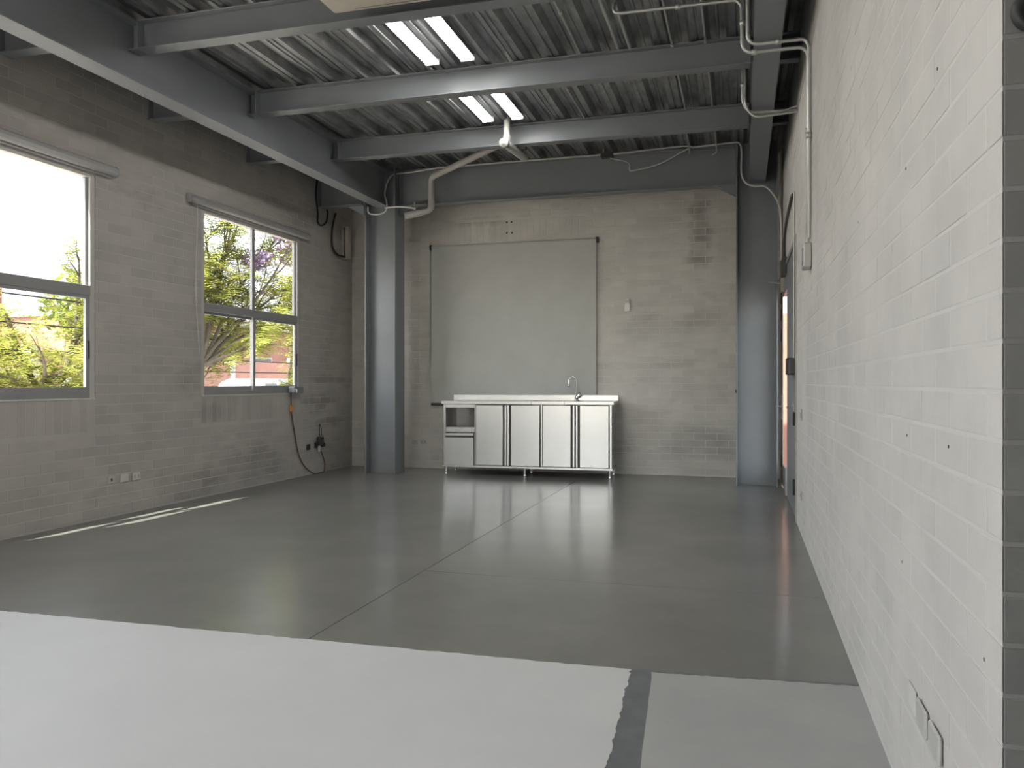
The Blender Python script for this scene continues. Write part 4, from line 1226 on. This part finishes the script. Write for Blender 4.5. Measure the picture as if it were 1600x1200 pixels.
tree('low feathery yellow-green tree outside the near window', (-10.9, 10.9, -0.1), (-10.6, 10.4, 1.0),
     [((1, -0.6, 0.35), 2.2, 0.01), ((0.4, -1, 0.5), 2.4, 0.01), ((-0.3, -1, 0.45), 2.6, 0.0), ((-1, 0.2, 0.5), 1.9, 0.0), ((0.8, 0.6, 0.5), 2.0, 0.02), ((0.1, 1, 0.5), 2.2, 0.02), ((0.2, 0.3, 1), 2.3, 0.04),
      ((0.2, -1, 0.15), 2.8, 0.0), ((0.7, -0.9, 0.1), 2.4, 0.01), ((0.9, 0.1, 0.2), 2.0, 0.0)],
     3, 'leaf_y', nfr=4, frL=0.5, ll=0.10, twigs=8)
tree('violet flowering tree filling the far window', (-9.3, 12.0, -0.1), (-9.2, 12.2, 1.5),
     [((0.1, -0.2, 1), 3.2, 0.02), ((0.2, 1, 0.9), 3.6, 0.0), ((-0.8, 0.5, 0.7), 3.0, 0.02), ((0.9, 0.3, 0.6), 2.2, 0.03), ((-0.5, -0.6, 0.8), 2.8, 0.02), ((-0.2, 1, 0.25), 3.4, 0.02),
      ((-0.2, 1, 0.5), 3.6, 0.02), ((0.3, 1, 0.6), 3.4, 0.02), ((-0.5, 1, 1.0), 3.8, 0.0), ((0.4, 0.6, 1), 3.4, 0.0), ((0.0, 0.8, 1.3), 3.6, 0.0), ((-0.05, 0.25, 1), 3.3, 0.0), ((0.1, 0.45, 1), 3.4, 0.0), ((-0.3, 0.4, 1), 3.5, 0.0), ((0.25, 0.1, 1), 3.0, 0.0)],
     11, 'leaf_y', nfr=4, frL=0.5, ll=0.13, twigs=11, trunk_r=0.068,
     flowers=(((-9.0, 15.1, 4.25), (0.35, 0.4, 0.35), 420), ((-9.0, 14.7, 3.85), (0.45, 0.35, 0.25), 300), ((-8.4, 13.7, 4.1), (0.3, 0.3, 0.2), 200), ((-8.6, 13.0, 3.5), (0.3, 0.3, 0.2), 200)))
tree('thin bare-stemmed sapling behind the far window', (-10.6, 17.6, -0.1), (-10.6, 17.5, 0.9),
     [((0.1, 0.3, 1), 2.6, 0.05), ((0.1, -0.3, 1), 2.4, 0.05), ((-0.3, 0.6, 0.8), 2.2, 0.0), ((0.5, -0.6, 0.5), 2.0, -0.02), ((0.5, 0.5, 0.35), 2.0, -0.04)],
     21, 'leaf_y', nfr=4, frL=0.45, trunk_r=0.09, ll=0.08, twigs=4)
tree('dense tree behind the boundary wall across the street', (-19.5, 21.5, -0.1), (-19.4, 21.4, 2.2),
     [((1, 0.3, 0.8), 2.2, 0.0), ((-0.4, 1, 0.8), 2.2, 0.0), ((0, -1, 0.8), 2.2, 0.0)],
     31, 'leaf_g', nfr=0, blobs=(((-19.4, 21.2, 3.6), (1.9, 2.0, 1.3), 2600),), lsize=0.13)
tree('round tree standing behind the pink house', (-20.0, 39.5, -0.1), (-20.0, 39.5, 2.6),
     [((1, 0.3, 0.8), 2.2, 0.0), ((-0.4, 1, 0.8), 2.2, 0.0), ((0, -1, 0.8), 2.2, 0.0)],
     41, 'leaf_g', nfr=0, blobs=(((-20.0, 39.5, 4.3), (2.6, 2.6, 1.9), 2600),), lsize=0.2)
tree('added unseen tree by the facade keeping sun off the far window', (-8.4, 6.6, -0.1), (-8.0, 6.6, 4.4),  # crown added out of view to block the sun from the far window
     [((1, 0.1, 0.7), 1.8, 0.0), ((0.4, 1, 0.7), 1.8, 0.0), ((0.3, -0.6, 0.9), 1.2, 0.0)],
     51, 'leaf_g', nfr=0, blobs=(((-6.5, 6.15, 5.9), (0.75, 1.85, 0.75), 7500), ((-7.5, 6.6, 6.3), (0.9, 1.3, 0.8), 2500)), lsize=0.15)


# --- parked cars
def car(label, loc, rz, paint):
    root = empty('parked_car', label, 'car', loc, rz)
    side = [(-2.05, 0.35), (2.05, 0.35), (2.1, 0.62), (1.95, 0.80), (1.05, 0.90), (-1.45, 0.92), (-2.0, 0.86), (-2.1, 0.6)]
    MB().prism(side, 'Y', -0.82, 0.82).build('body', M[paint], root)
    prof = [(1.05, 0.90), (0.45, 1.42), (0.1, 1.52), (-0.9, 1.52), (-1.25, 1.42), (-1.75, 0.91)]
    n = len(prof)
    v = [(x, -0.80 + (z - 0.9) * 0.22, z) for x, z in prof] + [(x, 0.80 - (z - 0.9) * 0.22, z) for x, z in prof]
    MB().add(v, [tuple(range(n))[::-1], tuple(range(n, 2 * n))] + [(i, (i + 1) % n, n + (i + 1) % n, n + i) for i in range(n)]).build('cabin', M[paint], root)
    for s in (-1, 1):
        for (a, b) in ((-1.35, -0.45), (-0.38, 0.55)):
            z0, z1 = 0.97, 1.38
            k0, k1 = 0.80 - (z0 - 0.9) * 0.22 + 0.004, 0.80 - (z1 - 0.9) * 0.22 + 0.004
            q = [(a, s * k0, z0), (b + 0.1, s * k0, z0), (b - 0.12, s * k1, z1), (a + 0.22, s * k1, z1)]
            q2 = [(x, y - s * 0.012, z) for x, y, z in q]
            MB().add(q + q2, [(0, 1, 2, 3), (7, 6, 5, 4), (0, 4, 5, 1), (1, 5, 6, 2), (2, 6, 7, 3), (3, 7, 4, 0)]).build('side_window', M['dark_glass'], root)
    for x in (-1.3, 1.3):
        for s in (-1, 1):
            MB().lathe((x, s * 0.62, 0.31), (0, s, 0), [(0.0, 0.0), (0.31, 0.0), (0.31, 0.20), (0.20, 0.215), (0.0, 0.205)], 20).build('wheel', M['black'], root)
    return root


car('pale grey car parked across the street, right pane', (-13.9, 21.6, -0.17), PI / 2, 'car_white')
car('dark grey car parked across the street, left pane', (-13.9, 15.3, -0.17), PI / 2, 'car_grey')
# overhead wires along the street
for k, (xx, z0, z1, lab) in enumerate(((-9.8, 2.22, 2.12, 'upper black overhead wire outside the far window'), (-9.9, 1.86, 1.72, 'middle black overhead wire outside the far window'),
                                       (-10.0, 1.62, 1.50, 'lowest black overhead wire outside the far window'), (-9.9, 2.62, 2.55, 'thin top overhead wire outside the far window'))):
    pts = [(xx, -4 + 3.2 * i, z0 + (z1 - z0) * i / 10 - 0.10 * math.sin(PI * i / 10)) for i in range(11)]
    MB().tube(pts, 0.012, 6).build('overhead_wire', M['wire'], label=lab, cat='wire')
for (y, lab) in ((-4.0, 'utility pole holding the wires, out of view'), (28.0, 'pale utility pole seen in the far window')):
    po = empty('utility_pole', lab, 'pole', (-9.9, y, -0.17))
    MB().tube([(0, 0, 0), (0, 0, 6.0)], [0.12, 0.08], 12).build('pole_shaft', M['pale'], po)
    MB().rbox(-0.6, 0.6, -0.05, 0.05, 2.9, 3.0, 0.01).build('cross_arm', M['bark'], po)
